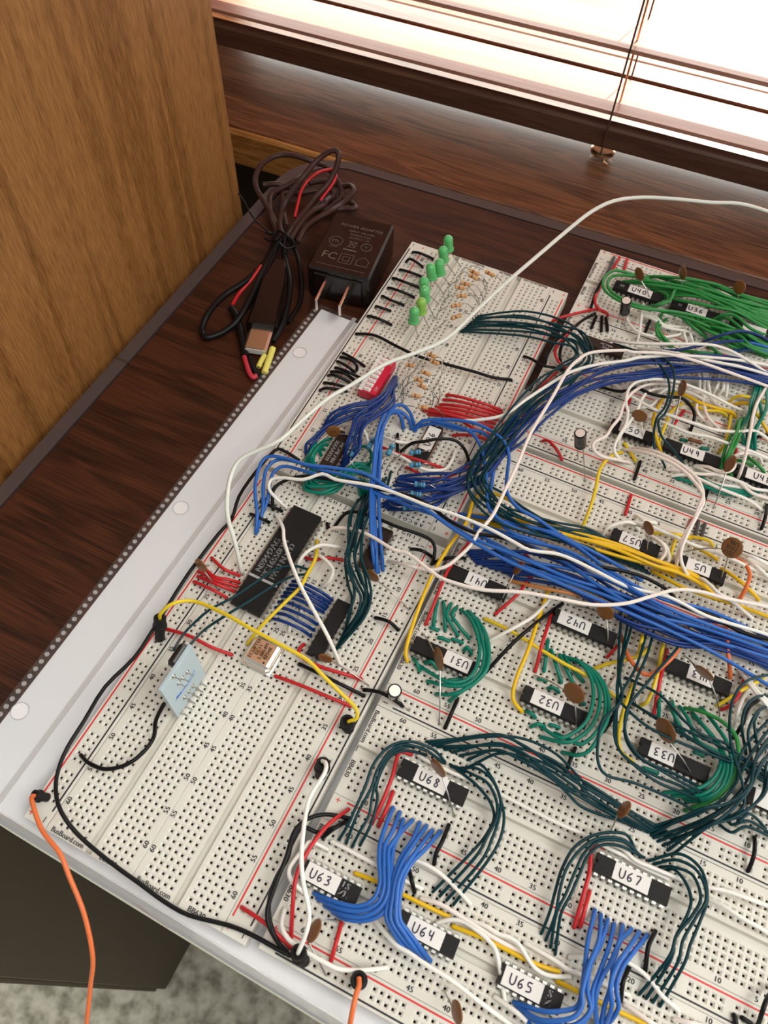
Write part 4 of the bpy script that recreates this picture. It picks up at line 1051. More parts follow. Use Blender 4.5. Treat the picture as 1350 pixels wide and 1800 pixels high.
DATA = r'''
@ 400,1050,3
W|teal|3|dark teal wire, outermost of the four arching left of chip U68|-|1143,862 1080,800 960,760 850,790 770,880 725,1000 680,1100 640,1190 592,1272
W|teal|2.6|dark teal wire, second of the four arching left of chip U68|-|1130,868 1050,810 930,775 850,820 790,910 755,1010 700,1110 665,1190 628,1290
W|teal|2.2|dark teal wire, third of the four arching left of chip U68|-|1110,850 1010,790 900,800 830,860 790,960 765,1040 745,1150 700,1230 660,1310
W|teal|1.6|dark teal wire, innermost of the four arching left of chip U68|-|1040,830 940,808 860,840 810,920 785,1000 790,1060 770,1160 740,1230 702,1302
W|red|1|long red jumper running down from the left end of chip U68|-|965,828 905,822 870,940 820,1070 765,1185
W|red|.8|short red jumper beside the long one left of chip U68|-|870,1030 840,1110 800,1200
W|red|1.2|red wire crossing from the plain black chip to the rail, beside a disc capacitor|-|400,250 375,285 410,330 500,370 600,400 700,430
W|black|1.2|black jumper below the yellow wire, ending beside the silver capacitor|-|385,355 500,410 600,460 710,515
W|red|1|red jumper below the black one, ending at the yellow wire|-|262,418 400,470 520,520 640,570
W|black|1|short black jumper crossing the red rail line near row 15|-|785,108 850,128 897,168
W|black|1.2|short black jumper under the silver-topped capacitor|-|725,488 800,500 860,530 918,568
W|black|1|short black jumper crossing the red line below chip U31|-|1210,545 1185,600 1150,682
@ 400,1400,3
W|white|.8|short white wire above chip U63, running under the blue wires|-|555,240 650,290 790,365 930,440 1018,482
W|white|.9|white wire above the yellow jumper, from behind the blue wires rightwards|-|770,305 880,315 1000,340 1090,385 1160,440 1230,510 1275,562
W|gold|.5|straight yellow jumper between chips U63 and U64, with a bare tip|-|682,408 800,455 920,515 1030,570 1160,630
W|black|1|black jumper right of the blue fan of wires, below chip U68|-|1165,155 1135,230 1100,300 1090,352
W|black|.8|black jumper half hidden behind the blue wires near row 50|-|955,380 970,440 985,500
W|lightblue|3|blue wire, {1} of the four curling under chip U63|-|870,65 835,150 805,250 800,350 805,450 770,540 690,580 580,560 465,515
W|lightblue|3.2|blue wire, {2} of the four curling under chip U63|-|905,90 870,180 830,260 825,380 825,480 790,565 700,605 590,590 480,540
W|lightblue|3.4|blue wire, {3} of the four curling under chip U63|-|925,125 900,200 850,280 850,400 845,510 800,590 710,635 600,620 520,580
W|lightblue|3|blue wire, {4} of the four curling under chip U63|-|970,130 900,210 870,300 865,420 860,530 810,620 720,655 620,645 560,612
W|lightblue|3.2|blue wire, {1} of the four sweeping down to the left end of chip U64|-|1010,145 975,230 920,310 880,410 860,520 835,620 870,710 930,790 985,832
W|lightblue|3.6|blue wire, {2} of the four sweeping down to the left end of chip U64|-|1045,160 990,240 930,330 890,430 870,540 860,640 900,720 960,790 1010,840
W|lightblue|3.8|blue wire, {3} of the four sweeping down to the left end of chip U64|-|1075,185 1010,270 950,350 905,440 890,550 890,650 930,720 980,790 1035,850
W|lightblue|3.4|blue wire, {4} of the four sweeping down to the left end of chip U64|-|1118,190 1040,280 970,350 925,440 905,560 910,650 950,710 1010,790 1065,862
W|red|3|thick red wire coming down beside chip U63 from the rail above|-|632,72 540,140 470,220 400,330 360,430 345,560 335,740
W|black|3|outer black wire curving down the gap left of chip U63|-|640,115 520,95 420,120 350,190 310,320 250,470 210,600 225,700 300,820
W|black|2.4|inner black wire curving down the gap left of chip U63|-|560,165 480,190 390,160 340,230 318,320 262,420 225,520 218,620 250,740 318,832
W|black|1|short black wire under the red one above chip U63|-|628,130 560,170 505,214
W|white|2.6|white wire hooked around the left end of chip U63|-|520,275 440,240 400,280 330,370 330,430 370,480 412,512
W|white|2.2|white wire sweeping along the rail below chip U63|-|298,600 285,680 320,750 400,810 520,880 600,912 720,915 832,903
W|red|1.4|red wire from the left block's rail to the corner of the right block|-|82,590 200,670 330,792
W|red|.7|straight red jumper over the number 55 below chip U63|-|598,675 570,780 545,868
W|white|2.4|white wire running from under the blue wires to the bottom edge|-|765,640 875,770 950,820 1050,890 1180,970 1350,1100 1510,1215
@ 0,0,1
W|black|2.2|long black wire looping over the paper and the left block's lower corner|-|523,807 500,793 483,792 447,833 420,873 407,913,3 383,940,3 330,1010,3 272,1102,3 237,1155,3 185,1207,3.5 148,1267,4 118,1315,4 102,1355,4 98,1389,4 107,1426,4 137,1467,3 193,1515,2 244,1552,1.5 289,1585,1 333,1609,1 400,1626,.8 444,1644,1 500,1675 516,1680
W|white|6|long off-white lead between two black sockets, crossing the corner gap|-|525,1673,3.2 540,1633,5 543,1600 533,1550 530,1500 537,1433 547,1397 570,1360,5 573,1343,4.2 567,1338,3.2
W|yellow|7|yellow lead arching from a black socket at left to one near the rail|-|281,1088,4.4 283,1078,5.5 304,1061,6.5 341,1057 393,1078 444,1107 496,1135 540,1160 570,1190 603,1222 625,1245,4.2 627,1262,3.6 614,1268,3
W|orange|4|orange lead hanging off the lower left corner of the left block|-|62,1399,2.2 56,1401,2.6 58,1415,3 74,1459,3 105,1500,3 122,1541,2 148,1607,0 163,1681,-3 159,1733,-7 152,1800,-12 146,1845,-20
W|orange|4|orange lead hanging off the bottom rail of the right block|-|631,1719,3 631,1733,3.5 626,1748,4 620,1775,4 614,1808,2 606,1850,-6
W|black|2|black wire curling from the upright circuit board to the left rail|-|287,1239 274,1267 270,1296 252,1322 222,1344 185,1352 156,1341 143,1328
W|red|1|red jumper from the left rail towards the metal can|-|290,1105 333,1118 370,1137 405,1150
W|yellow|4|yellow wire from the long chip down past the metal can|-|557,952 555,980 540,1010 527,1033 500,1060 460,1100 437,1129
W|cable|26|thick white cable crossing over the boards from lower left to the window|-|425,1003 413,953,4 400,907,7 400,867,9 407,833,10 423,807,11 457,790,12 493,773,13 533,737,13 577,700,13 617,677,13 677,640,13 723,623,13 783,597,13 833,550,14 883,503,15 933,460,16 1000,403,17 1040,372,18 1080,353,18 1130,347,17 1190,350,17 1250,356,16 1300,358,15 1350,372,12 1390,392,6
W|pink|8|pale pinkish wire arching over the middle boards towards chip U41 and right|-|573,938 587,928 620,930 653,943 693,967 717,973 767,1011 800,1025 850,1037 917,1041 980,1052 1040,1063 1098,1061 1142,1049 1187,1037 1231,1040 1276,1052 1350,1067 1400,1085
W|white|5|white wire crossing down over the long chip to the plain black chip|-|485,905 497,927 500,953 513,993 530,1033 557,1083 577,1120 597,1165
W|lightblue|6|blue wire, topmost of those running from the left block across to the right edge|-|450,935 452,900 448,860 455,823 470,803 500,805 540,817 583,822 633,830 660,843 700,870 745,893 790,925 840,957 900,990 960,1015 1030,1045 1100,1075 1180,1110 1260,1150 1360,1210
W|lightblue|5|blue wire, second of those running from the left block across to the right edge|-|453,930 462,895 463,850 470,822 490,808 520,812 560,825 620,840 670,872 720,880 770,910 830,945 890,970 950,995 1010,1020 1080,1040 1150,1070 1230,1100 1360,1155
W|lightblue|4|blue wire dropping from the left block behind the light blue verticals|-|455,915 470,880 475,845 485,826 505,820 550,832 610,848 660,864 720,890 790,915 860,950 930,985 1000,1000 1080,1025 1180,1080 1360,1180
W|black|6|black wire twisted with a white one, crossing from the long chip to the right|-|480,893 480,863 497,847 533,837 583,843 633,847 667,860 717,870 750,885 790,915 835,937 872,943 915,955 960,975 1005,985 1050,995 1120,1010 1170,1035 1200,1065 1250,1080 1300,1110 1370,1128
W|white|7|white wire twisted with a black one, crossing from the long chip to the right|-|503,892 487,877 473,860 477,843 500,840 533,843 567,833 590,843 633,850 667,857 709,872 754,890 798,904 857,928 902,952 931,967 976,973 1005,983 1050,1005 1100,1030 1150,1043 1172,1048 1202,1062 1240,1082 1290,1098 1345,1114 1380,1130
W|white|6|white wire rising from beside chip U26 and crossing to the upper right|-|764,737 798,740 843,738 887,729 924,703 954,683 991,660 1017,649 1054,640 1100,634 1128,628 1187,625 1246,628 1305,634 1365,645
W|pink|8|off-white wire running steeply up from chip U41, then right over the boards|-|688,987 724,996 754,1002 783,996 804,981 828,958 840,937 854,921 869,901 890,857 911,813 934,759 970,700 998,651 1017,632 1035,621 1063,617 1100,616 1113,619 1172,622 1231,637 1291,658 1365,685
@ 950,400,3.375
W|white|5|white wire along the top side of the brown chip, crossing to the right edge|-|400,665 500,680 650,690 850,690 1000,695 1100,720 1200,770 1370,880
W|white|4|white wire just below the brown chip, slanting to the right edge|-|600,715 800,745 1000,790 1200,830 1400,890
W|white|2|upright white wire beside the small black capacitor under the green wires|-|610,455 600,520 590,600 575,680
W|white|1.6|white wire curving under the small capacitor to the right|-|500,510 520,560 580,620 700,650 800,640 850,622
W|white|1.4|white wire, upper of two between the green wires and the rail|-|530,500 600,515 680,530 740,580 865,592
W|white|1.4|white wire, lower of two between the green wires and the rail|-|540,508 650,535 700,563 740,592 870,615 918,632
W|white|1|short white wire bent downwards, left of a pair below the green wires|-|862,590 853,630 868,680
W|white|1|short white wire bent downwards, right of a pair below the green wires|-|885,592 892,640 903,682
W|white|1|short white wire arching down to the white row under the blue wires|-|978,700 935,728 925,760
W|black|1.6|long black wire down the left end of the topmost boards|-|435,180 400,260 350,340 320,410 300,475
W|black|1.6|black wire from the rail leftwards over the dark gap to the upper left block|-|320,512 250,550 185,605 115,650 70,700 40,760 30,800
W|black|.7|black jumper between two rails under the white wires|-|650,548 625,612
W|black|.7|short black jumper with a bare tip, left of three near number 60|-|330,530 305,590
W|black|.7|short black jumper with a bare tip, middle of three near number 60|-|365,532 362,608
W|black|.7|short black jumper with a bare tip, right of three near number 60|-|390,540 398,605
W|red|.7|short red jumper at the top left corner of the right block, left of two|-|468,180 430,245
W|red|.7|short red jumper at the top left corner of the right block, right of two|-|515,190 495,255
W|red|1.6|red wire from the top boards down to the junction of power wires|-|370,330 330,400 325,450 345,480 390,505 400,520
W|red|2|red wire from the upper left block across the dark gap|-|340,482 250,500 105,540 60,570
W|black|3|black wire arching over the rail between the brown chip and chip U49|-|368,948 440,968 497,970 574,955 660,988 756,1006 830,1010 880,1045 912,1100 908,1150 890,1205
W|red|.8|short red jumper left of the black arch above chip U50|-|545,985 510,1072
W|red|.8|short red jumper right of chip U50, on the rail|-|850,1090 795,1165
W|teal|5|dark teal wire, left of the two dropping over chips U50 and U49|-|440,690 560,730 680,790 740,860 765,950 740,1060 690,1130 672,1230 680,1320 715,1370 738,1418
W|teal|5.5|dark teal wire, right of the two dropping over chips U50 and U49|-|520,720 680,755 760,800 795,880 780,1000 740,1100 700,1150 720,1240 780,1310 840,1390
W|bright|3.4|green wire forming the outer loop around the left end of chip U40|-|650,300 560,280 450,255 390,285 370,340 400,390 480,440 600,480 800,500 1000,545 1150,600 1370,700
W|bright|3|green wire forming the inner loop around the left end of chip U40|-|700,330 560,290 440,285 400,325 420,380 520,440 650,480 850,530 1000,590 1080,640
W|bright|3.4|green wire, uppermost along the back rail|-|630,290 750,292 900,310 1050,340 1200,400 1370,445
W|bright|3|green wire passing above the label of chip U40 to the right|-|500,320 650,318 850,350 1000,390 1150,420 1370,510
W|bright|3.8|green wire crossing under the second disc capacitor|-|680,290 850,330 1000,370 1200,440 1370,480
W|bright|3|green wire beside the second disc capacitor, running right|-|870,300 1000,330 1150,390 1370,465
W|bright|2|short green hook at the right end of chip U40|-|690,375 745,395 755,430 700,455 640,475
W|bright|3|green wire bending down between chips U40 and U36|-|850,330 800,370 770,430 700,462 640,470
W|bright|3|green wire above chip U36, running right|-|530,325 700,345 900,380 1100,470 1250,495 1370,530
W|bright|1.6|short green wire standing upright right of chip U36|-|1160,455 1150,500 1160,560
W|bright|3|green wire arching over the right end of chip U36|-|1000,470 1100,450 1200,470 1370,570
W|bright|3.4|green wire arching from chip U36 over the white label|-|1000,560 1080,520 1150,520 1250,600 1370,650
W|bright|3.2|green wire below the white label, running to the right edge|-|1025,570 1100,535 1170,580 1250,650 1370,720
W|bright|2.2|green wire, left of the pair dropping below chip U36|-|720,515 690,590 700,640 770,700
W|bright|2.2|green wire, right of the pair dropping below chip U36|-|745,545 700,600 730,650 780,700
W|bright|2.2|green wire slanting down right below chip U36, upper|-|800,500 870,560 930,610 992,660
W|bright|2.4|green wire slanting right below chip U36, lower|-|850,520 950,590 1060,640 1250,690
W|bright|1.4|short green wire lying along the white wires near the blue one|-|840,728 950,742 1060,752
W|bright|1.2|short green wire slanting beside the blue wires|-|1000,705 1050,740 1085,765
B|bright|9|2.6|26|green wire in the tangle over the topmost boards|green wires in the tangle over the topmost boards|640,330 740,420|900,380 1050,425 1200,480|1370,490 1400,640
B|bright|5|2|16|green wire in the lower tangle right of chip U36|green wires in the lower tangle right of chip U36|900,560 960,600|1050,600 1180,640 1260,690|1370,700 1390,770
B|bright|5|1.4|22|green wire emerging below chip U36 towards the lower rail|green wires below chip U36|870,500 1050,560|950,560 1060,600 1150,660|1240,720 1330,760
W|blue|4|dark blue wire arching highest over the green wires at right|-|960,680 1000,665 1100,630 1200,615 1300,640 1380,690
W|blue|3|dark blue wire below the arching one, at right of the green wires|-|650,720 800,728 1000,690 1150,672 1250,680 1380,730
W|lightblue|2|short blue wire, upper of two under the dark blue arch|-|1155,725 1200,690 1270,688 1380,725
W|lightblue|1.6|short blue wire, lower of two under the dark blue arch|-|1180,728 1260,722 1380,750
@ 1150,450,6.75
W|white|1.4|white wire, {1} of the six hanging in a row below the blue bundle|-|520,1370 540,1450 540,1560
W|white|1.4|white wire, {2} of the six hanging in a row below the blue bundle|-|575,1370 600,1450 595,1590
W|white|1.4|white wire, {3} of the six hanging in a row below the blue bundle|-|620,1370 640,1500 660,1612
W|white|1.4|white wire, {4} of the six hanging in a row below the blue bundle|-|780,1375 770,1480 740,1560 715,1612
W|white|1.4|white wire, {5} of the six hanging in a row below the blue bundle|-|825,1380 820,1480 820,1570 770,1640
W|white|1.4|white wire, {6} of the six hanging in a row below the blue bundle|-|870,1375 870,1500 855,1650
@ 850,540,5.4
W|red|2|red wire looping in the dark gap beside the teal bundle|-|905,150 830,210 790,265 720,340 680,420 700,500 760,560 800,592
W|black|2|black wire beside the red loop in the dark gap|-|830,225 790,275 740,370 725,460 740,580
W|black|1.4|short black jumper bridging the dark gap from the upper left block|-|392,468 470,500 550,550 650,570 772,600
W|red|1.4|red wire running down the dark gap under the teal and blue bundle|-|690,620 600,700 520,770 430,880 385,960 372,1030
W|red|1|thick red jumper left of the standing black capacitor|-|565,1268 610,1268 650,1300 700,1360 742,1440
@ 550,400,3
W|black|1.4|long black wire lying across the upper left boards|-|235,560 330,570 450,630 560,680 700,720 850,760 950,790 1040,802
@ 620,400,6.75
W|black|1|short black jumper over the red line, {1} from the back of the row of eight|-|720,292 800,305 940,365
W|black|1.2|short black jumper over the red line, {2} from the back of the row of eight|-|640,400 680,372 740,400 822,460
W|black|1|short black jumper over the red line, {3} from the back of the row of eight|-|570,500 680,530 812,580
W|black|1|short black jumper over the red line, {4} from the back of the row of eight|-|485,600 600,640 782,708
W|black|1|short black jumper over the red line, {5} from the back of the row of eight|-|430,715 550,750 712,818
W|black|1|short black jumper over the red line, {6} from the back of the row of eight|-|357,815 450,860 592,912
W|black|.9|short black jumper over the red line, {7} from the back of the row of eight|-|282,935 360,960 440,985
W|black|1|short black jumper over the red line, {8} from the back of the row of eight|-|188,1050 300,1080 445,1145
@ 400,500,4.5
W|black|1.2|short black jumper beside the red switch, {1} from the back of its cluster|-|920,545 1000,590 1075,640
W|black|1.2|short black jumper beside the red switch, {2} from the back of its cluster|-|900,575 980,600 1020,640 1022,672
W|black|1.2|short black jumper beside the red switch, {3} from the back of its cluster|-|875,610 950,650 1000,692
W|black|1.4|short black jumper beside the red switch, {4} from the back of its cluster|-|860,660 950,690 1055,742
W|black|1.2|short black jumper beside the red switch, {5} from the back of its cluster|-|825,690 920,702 990,747
W|black|1.2|short black jumper beside the red switch, {6} from the back of its cluster|-|802,718 860,722 972,778
W|black|1.2|short black jumper beside the red switch, {7} from the back of its cluster|-|770,778 850,790 930,812
W|black|1.2|short black jumper beside the red switch, {8} from the back of its cluster|-|735,835 790,820 930,842
@ 300,700,3
W|red|1.2|short red jumper at the disc capacitor, {1} of the five left of the long chip|-|220,845 280,900 357,932
W|red|1.2|short red jumper at the disc capacitor, {2} of the five left of the long chip|-|165,885 230,940 300,955 357,970
W|red|1.2|short red jumper at the disc capacitor, {3} of the five left of the long chip|-|152,915 240,960 345,992
W|red|1.2|short red jumper at the disc capacitor, {4} of the five left of the long chip|-|150,942 240,980 330,1015
W|red|1|short red jumper at the disc capacitor, {5} of the five left of the long chip|-|130,970 220,1010 290,1048
W|teal|4|upper dark teal wire running from the long chip to the coil on the circuit board|-|715,900 650,885 560,900 450,970 330,1050 200,1120 80,1230 20,1320,10
W|teal|4|lower dark teal wire running from the long chip to the circuit board's top corner|-|710,930 640,940 540,990 430,1060 300,1140 180,1220 105,1298,11
W|white|2.6|white looped wire, upper one right of the long chip|-|918,790 860,780 790,775 720,810 680,860 672,900
W|white|2.6|white looped wire, lower one right of the long chip|-|738,818 800,840 855,900 840,960 788,1005
W|red|1|red jumper across the middle, right of the long chip|-|715,842 760,852 820,842 900,852
W|black|3|black wire arching over the joint between the two left blocks|-|870,670 920,610 980,600 1080,630 1200,680 1344,731 1390,777 1388,840 1378,872
W|black|1|stubby black jumper at the left end of the pinkish wire|-|826,662 834,690
W|black|1|short black jumper under the blue wires above the long chip, upper|-|478,545 530,570 582,592
W|black|1|short black jumper under the blue wires above the long chip, lower|-|425,612 470,632 515,652
W|lightblue|4|light blue wire, {1} of the four running down to the small chip|-|1281,129 1260,72 1212,33 1167,57 1134,117 1104,195 1089,300 1080,420 1074,600 1083,720 1086,870 1083,918
W|lightblue|4.4|light blue wire, {2} of the four running down to the small chip|-|1269,153 1248,99 1200,66 1158,81 1128,135 1095,240 1077,360 1068,480 1065,600 1074,750 1095,905
W|lightblue|4.8|light blue wire, {3} of the four running down to the small chip|-|1227,156 1218,105 1188,66 1140,66 1110,120 1083,225 1070,360 1056,480 1056,660 1065,810 1077,912
W|lightblue|4.4|light blue wire, {4} of the four running down to the small chip|-|1224,150 1203,81 1149,90 1116,180 1104,330 1098,480 1101,630 1110,780 1119,895
W|white|.6|tiny white jumper in the ladder of dark blue wires, upper|-|690,1120 682,1152
W|white|.6|tiny white jumper in the ladder of dark blue wires, lower|-|632,1190 626,1225
B|teal|9|4|30|dark teal wire in the bundle falling beside the small chip|dark teal wires falling beside the small chip|985,540 1130,430|1000,620 975,750 960,850 985,960 1010,1050 985,1150|930,1200 875,1325
@ 500,650,5.4
W|white|2|white wire looping round the top end of the lettered brown chip|-|505,530 600,520 700,545 770,600 790,680 790,725
W|white|1.4|white wire between the black jumper and chip U26|-|930,640 1030,670 1110,690 1190,695
W|black|1.2|stubby upright black jumper between the blue resistors|-|1075,620 1073,770
W|red|1.6|red wire running under the blue resistors towards the right rail|-|915,730 1050,790 1150,820 1250,850 1380,890 1500,935
W|red|1|short red jumper below a blue resistor|-|1160,930 1220,955 1275,980
W|white|2|white wire looping from the blue verticals past chip U26|-|915,775 1010,780 1150,850 1230,905 1350,950 1450,955 1530,940 1590,860 1620,770
W|teal|1|dark green jumper beside the blue verticals, left|-|945,1050 955,1130
W|teal|1|dark green jumper beside the blue verticals, right|-|1010,970 985,1080
B|blue|3|3.4|8|dark blue wire, {o} of three from the red switch to the left rows|dark blue wires from the red switch, left set|1045,70 1040,130|950,230 820,320 640,355 470,440|365,550 385,560
B|blue|2|3.4|6|dark blue wire, {o} of two curving round the flat tan capacitor|dark blue wires round the flat tan capacitor|1050,110 1060,150|900,290 760,400 560,480 400,560 280,660 225,720|205,805 218,812
B|blue|6|3.6|22|dark blue wire, {o} of six from the red switch past the lettered brown chip|dark blue wires from the red switch, right set|1060,80 1030,210|980,280 860,410 740,500 680,600 620,730|570,830 530,950
B|green|4|1.4|8|green wire, {o} of the small bunch left of the lettered brown chip|green wires left of the lettered brown chip|435,655 345,805|320,730 250,820|190,900 280,930
B|green|7|2|22|green wire in the loops below the lettered brown chip|green wires below the lettered brown chip|195,1030 290,900|230,1080 330,1105 450,1085 560,1020 690,930|800,890 800,1010
W|green|2|green wire hooked around the blue resistors|-|690,740 760,728 820,780 825,860 790,920
B|green|3|1|10|short green wire beside the twisted pair|short green wires beside the twisted pair|720,1040 790,1060|735,1110|720,1180 780,1160
@ 650,700,3.375
B|blue|10|4|34|dark blue wire in the broad bundle from the blue resistors to the upper right|dark blue wires in the broad bundle to the upper right|190,462 165,500 95,640|350,530 520,500 640,430 760,300 880,180 1010,70 1215,-60 1420,-150 1690,-185 1960,-190 2200,-160|2420,-120 2440,-60
B|blue|5|2.2|16|dark blue wire lying under the twisted pair|dark blue wires under the twisted pair|90,620 120,660|250,640 370,610|500,560 560,520
W|lightblue|5|blue wire leaving chip U26, outermost of three|-|270,190 310,140 400,125 560,135 680,170 790,250 825,340 815,450 815,560 880,650 1000,720 1200,860 1400,1010
W|lightblue|4.4|blue wire leaving chip U26, middle of three|-|262,180 330,130 450,150 580,190 650,270 685,400 695,550 710,660 800,740 950,800 1150,850 1400,960
W|lightblue|4|blue wire leaving chip U26, innermost of three|-|285,172 380,150 520,185 660,200 735,270 745,350 725,500 715,620 770,730 850,800 1000,850 1250,960 1430,1050
W|lightblue|4|blue wire with dark print lying level over the right boards|-|540,688 700,712 900,755 1100,800 1200,850 1400,950 1600,1070
W|black|4|black wire arching in front of chip U26|-|190,312 250,268 330,255 400,242 500,248 560,300 590,378
W|red|1.4|red wire bending along the blue bundle towards the right rail|-|365,478 450,470 540,432 600,390
W|red|1.4|red jumper beside chip U41, slanting|-|955,1055 930,1090 870,1170 755,1272
W|red|1|short red stub above chip U41|-|925,925 950,960
W|pink|3|white printed wire lying left of chip U41|-|118,968 200,985 300,1010 400,1020
W|black|1.4|short black jumper from row 3 to the joint|-|250,895 310,905 375,945
W|black|2|black wire from the joint across to chip U41|-|385,975 430,955 500,945 560,950
W|gold|3|long yellow wire rising beside chip U31, then crossing right under the bundle|-|223,1555,1.2 215,1490,1.6 270,1300 370,1050 470,880 560,760 590,690 620,600 690,560 800,590 950,680 1150,780 1350,860 1500,910 1650,980 1800,1050
W|red|1.4|red wire parallel to the long yellow one, left of chip U31|-|600,840 540,920 470,1010 420,1120 370,1250 335,1335
B|teal|9|4.4|34|dark teal wire sweeping from the upper left block through the middle to the right|dark teal wires sweeping through the middle|660,-490 560,-395|900,-450 1120,-400 1230,-340 1270,-240 1180,-150 1060,-60 900,90 760,250 650,400 640,520 760,640 900,720 1080,790 1300,840|1500,910 1640,1030
B|blue|11|3|44|dark blue wire in the thick bundle passing chips U41 and U43|dark blue wires in the thick bundle past chips U41 and U43|590,905 650,980 830,1045|850,970 1000,1010 1180,1080 1400,1180 1600,1280 1850,1370 2100,1430|2420,1500 2440,1620
B|lightblue|4|5|50|blue wire in the loose upper bundle crossing chip U42|blue wires in the loose upper bundle|640,790 600,700|900,860 1150,960 1400,1090 1700,1230 2000,1340|2400,1440 2430,1560
@ 550,400,3
W|red|1.2|red jumper, upper of two between the flat red group and chip U26|-|745,1095 830,1095 910,1115
W|red|1.2|red jumper, lower of two between the flat red group and chip U26|-|620,985 760,1010 850,1060 930,1090
@ 0,0,1
B|gold|4|2.6|13|yellow wire, {o} of four crossing below chip U57|yellow wires below chip U57|835,905 838,925|940,925 1010,945 1080,965 1150,990 1200,1005|1245,1020 1262,1048
W|gold|2|yellow wire from chip U57's bundle towards the lower right|-|1150,1005 1195,1030 1250,1050 1300,1065 1365,1090
W|yellow|2.6|yellow wire standing from the rail down to the yellow bundle|-|1092,795 1070,805 1054,827 1047,860 1035,900 1019,937
W|yellow|.8|short yellow jumper below chip U50|-|1099,781 1116,808
W|red|.7|short red jumper by the number 40 above chip U57|-|1109,872 1100,902
W|black|.7|short black jumper by the number 40 between the rails|-|1125,813 1116,840
W|black|.8|short black jumper right of the white pair, between the rails|-|1245,858 1236,888
W|black|.8|black jumper by the number 20 at the right edge|-|1348,889 1345,910 1339,928
W|white|2.4|white wire arching left of chip U57|-|1058,943 1068,928 1092,919 1110,919 1122,931
W|white|2.2|white wire passing above chip U57 to the right edge|-|1104,918 1128,919 1157,931 1193,946 1217,957 1276,978 1320,999 1370,1025
W|white|1.6|short white wire above chip U57|-|1119,907 1134,916 1152,919
W|white|2|white wire looped at the right end of chip U57, outer|-|1146,943 1158,950 1172,963 1176,985 1160,990
W|pink|2|pale wire looped at the right end of chip U57, inner|-|1140,940 1163,955 1170,970 1160,985 1148,988
W|grey|.8|grey jumper, left of two above chip U5|-|1228,917 1222,943
W|grey|.8|grey jumper, right of two above chip U5|-|1239,922 1233,946
W|red|.8|short red jumper beside the grey pair|-|1217,913 1211,925
W|yellow|1.2|yellow jumper above chip U5, left|-|1154,937 1187,939 1212,945
W|yellow|1.2|yellow jumper above chip U5, right|-|1212,943 1243,949 1253,958
W|gold|1|yellow jumper slanting over the holes above chip U5|-|1208,953 1230,965 1259,982
W|yellow|1.2|yellow wire bending down left of chip U5|-|1188,948 1182,965 1177,985
W|gold|1.6|yellow wire from chip U5 to the lower right|-|1272,1001 1305,1025 1332,1052
W|orange|2|orange wire curving down right of the big brown disc|-|1290,981 1308,990 1318,1010 1312,1032 1301,1052
W|white|2.2|white wire arching right of the big brown disc, upper|-|1296,972 1329,981 1370,1005
W|white|2.2|white wire arching right of the big brown disc, lower|-|1305,980 1335,1000 1372,1035
W|pink|6|pale wire of the tall pair between chips U50 and U5, left one|-|1117,788 1146,792 1174,803 1202,820 1226,842 1236,868 1229,890 1219,915 1204,940 1193,970 1186,1010
W|pink|6|pale wire of the tall pair between chips U50 and U5, right one|-|1098,790 1137,796 1174,810 1204,830 1229,858 1237,880 1228,900 1210,935 1198,965 1197,985 1205,1005 1217,1022
W|white|3|white wire curling at the bottom of chip U5|-|1222,1018 1235,1018 1250,1030 1262,1042 1290,1060 1320,1085
W|orange|2|orange wire crossing the blue bundle to chip U43|-|1277,1098 1278,1125 1280,1150 1284,1188
W|amber|3|thin orange wire lying across from chip U41 to chip U42|-|900,1022 955,1034 1010,1045 1070,1062
W|orange|3|orange wire curling down between chips U42 and U43|-|1211,1100 1199,1130 1181,1156 1154,1180 1137,1186 1122,1177 1104,1153 1092,1118
@ 1100,650,5.4
W|white|4|white wire running from the rail over chip U49 to the right edge|-|-130,135 0,220 150,310 300,390 500,460 650,510 850,570 1050,590 1200,575 1300,620 1380,690
W|white|3|white wire below it, over chip U49 to the lower right|-|190,460 330,490 450,540 600,600 800,640 1000,710 1200,780 1380,860
W|white|4|white wire looping from chip U50's left end up and across to the right|-|-22,872 -90,810 -110,740 -70,640 0,520 20,400 0,300 30,180 120,110 300,90 500,120 700,190 850,260 1000,340 1200,425
W|pink|3.6|pale wire making the widest loop left of chip U50|-|35,880 -100,850 -230,820 -310,750 -290,680 -190,630 -130,540 -60,450 -20,330 60,220 180,150 330,130 500,160
W|white|3|white wire in the loops left of chip U50, innermost|-|-65,700 -50,620 20,520 100,400 170,250 260,190 400,180
W|white|2|white wire from the rail up past the black arch|-|50,385 150,362 240,340 290,290 320,230 400,180 500,190 600,215 720,270 855,350
W|white|2|white wire above the yellow ones, ending between them|-|450,170 650,210 760,220 830,300 908,358
W|pink|1.6|pale wire of the pair dropping to the rail above chip U49, right one|-|722,240 740,330 780,450 880,552
W|pink|1.6|pale wire of the pair dropping to the rail above chip U49, left one|-|722,290 670,340 690,420 772,502
W|pink|5|pale upright wire at right, ending beside chip U48|-|1335,160 1250,310 1210,430 1180,600 1140,800 1090,970 1058,1038
W|pink|2.4|pale wire ringed around the disc capacitor in front of chip U48|-|1290,880 1260,820 1150,790 1050,808 1000,870 1035,900 1010,950 940,970 850,950 770,920 660,912
W|white|1.6|white wire, {1} of those lying below chip U49|-|660,920 760,960 900,1010 1100,1070 1220,1130 1380,1150
W|pink|1.6|pale wire, {2} of those lying below chip U49|-|408,945 550,960 700,990 850,995 1050,1050 1200,1170 1380,1230
W|white|1.6|white wire, {3} of those lying below chip U49, ending by the number 20|-|450,1005 600,1000 750,1060 900,1130 1150,1230 1280,1322
W|white|1|white wire, {4} of those lying below chip U49|-|700,1040 900,1090 1080,1120 1132,1172
W|pink|.8|short pale wire under chip U50|-|85,742 160,750 240,770
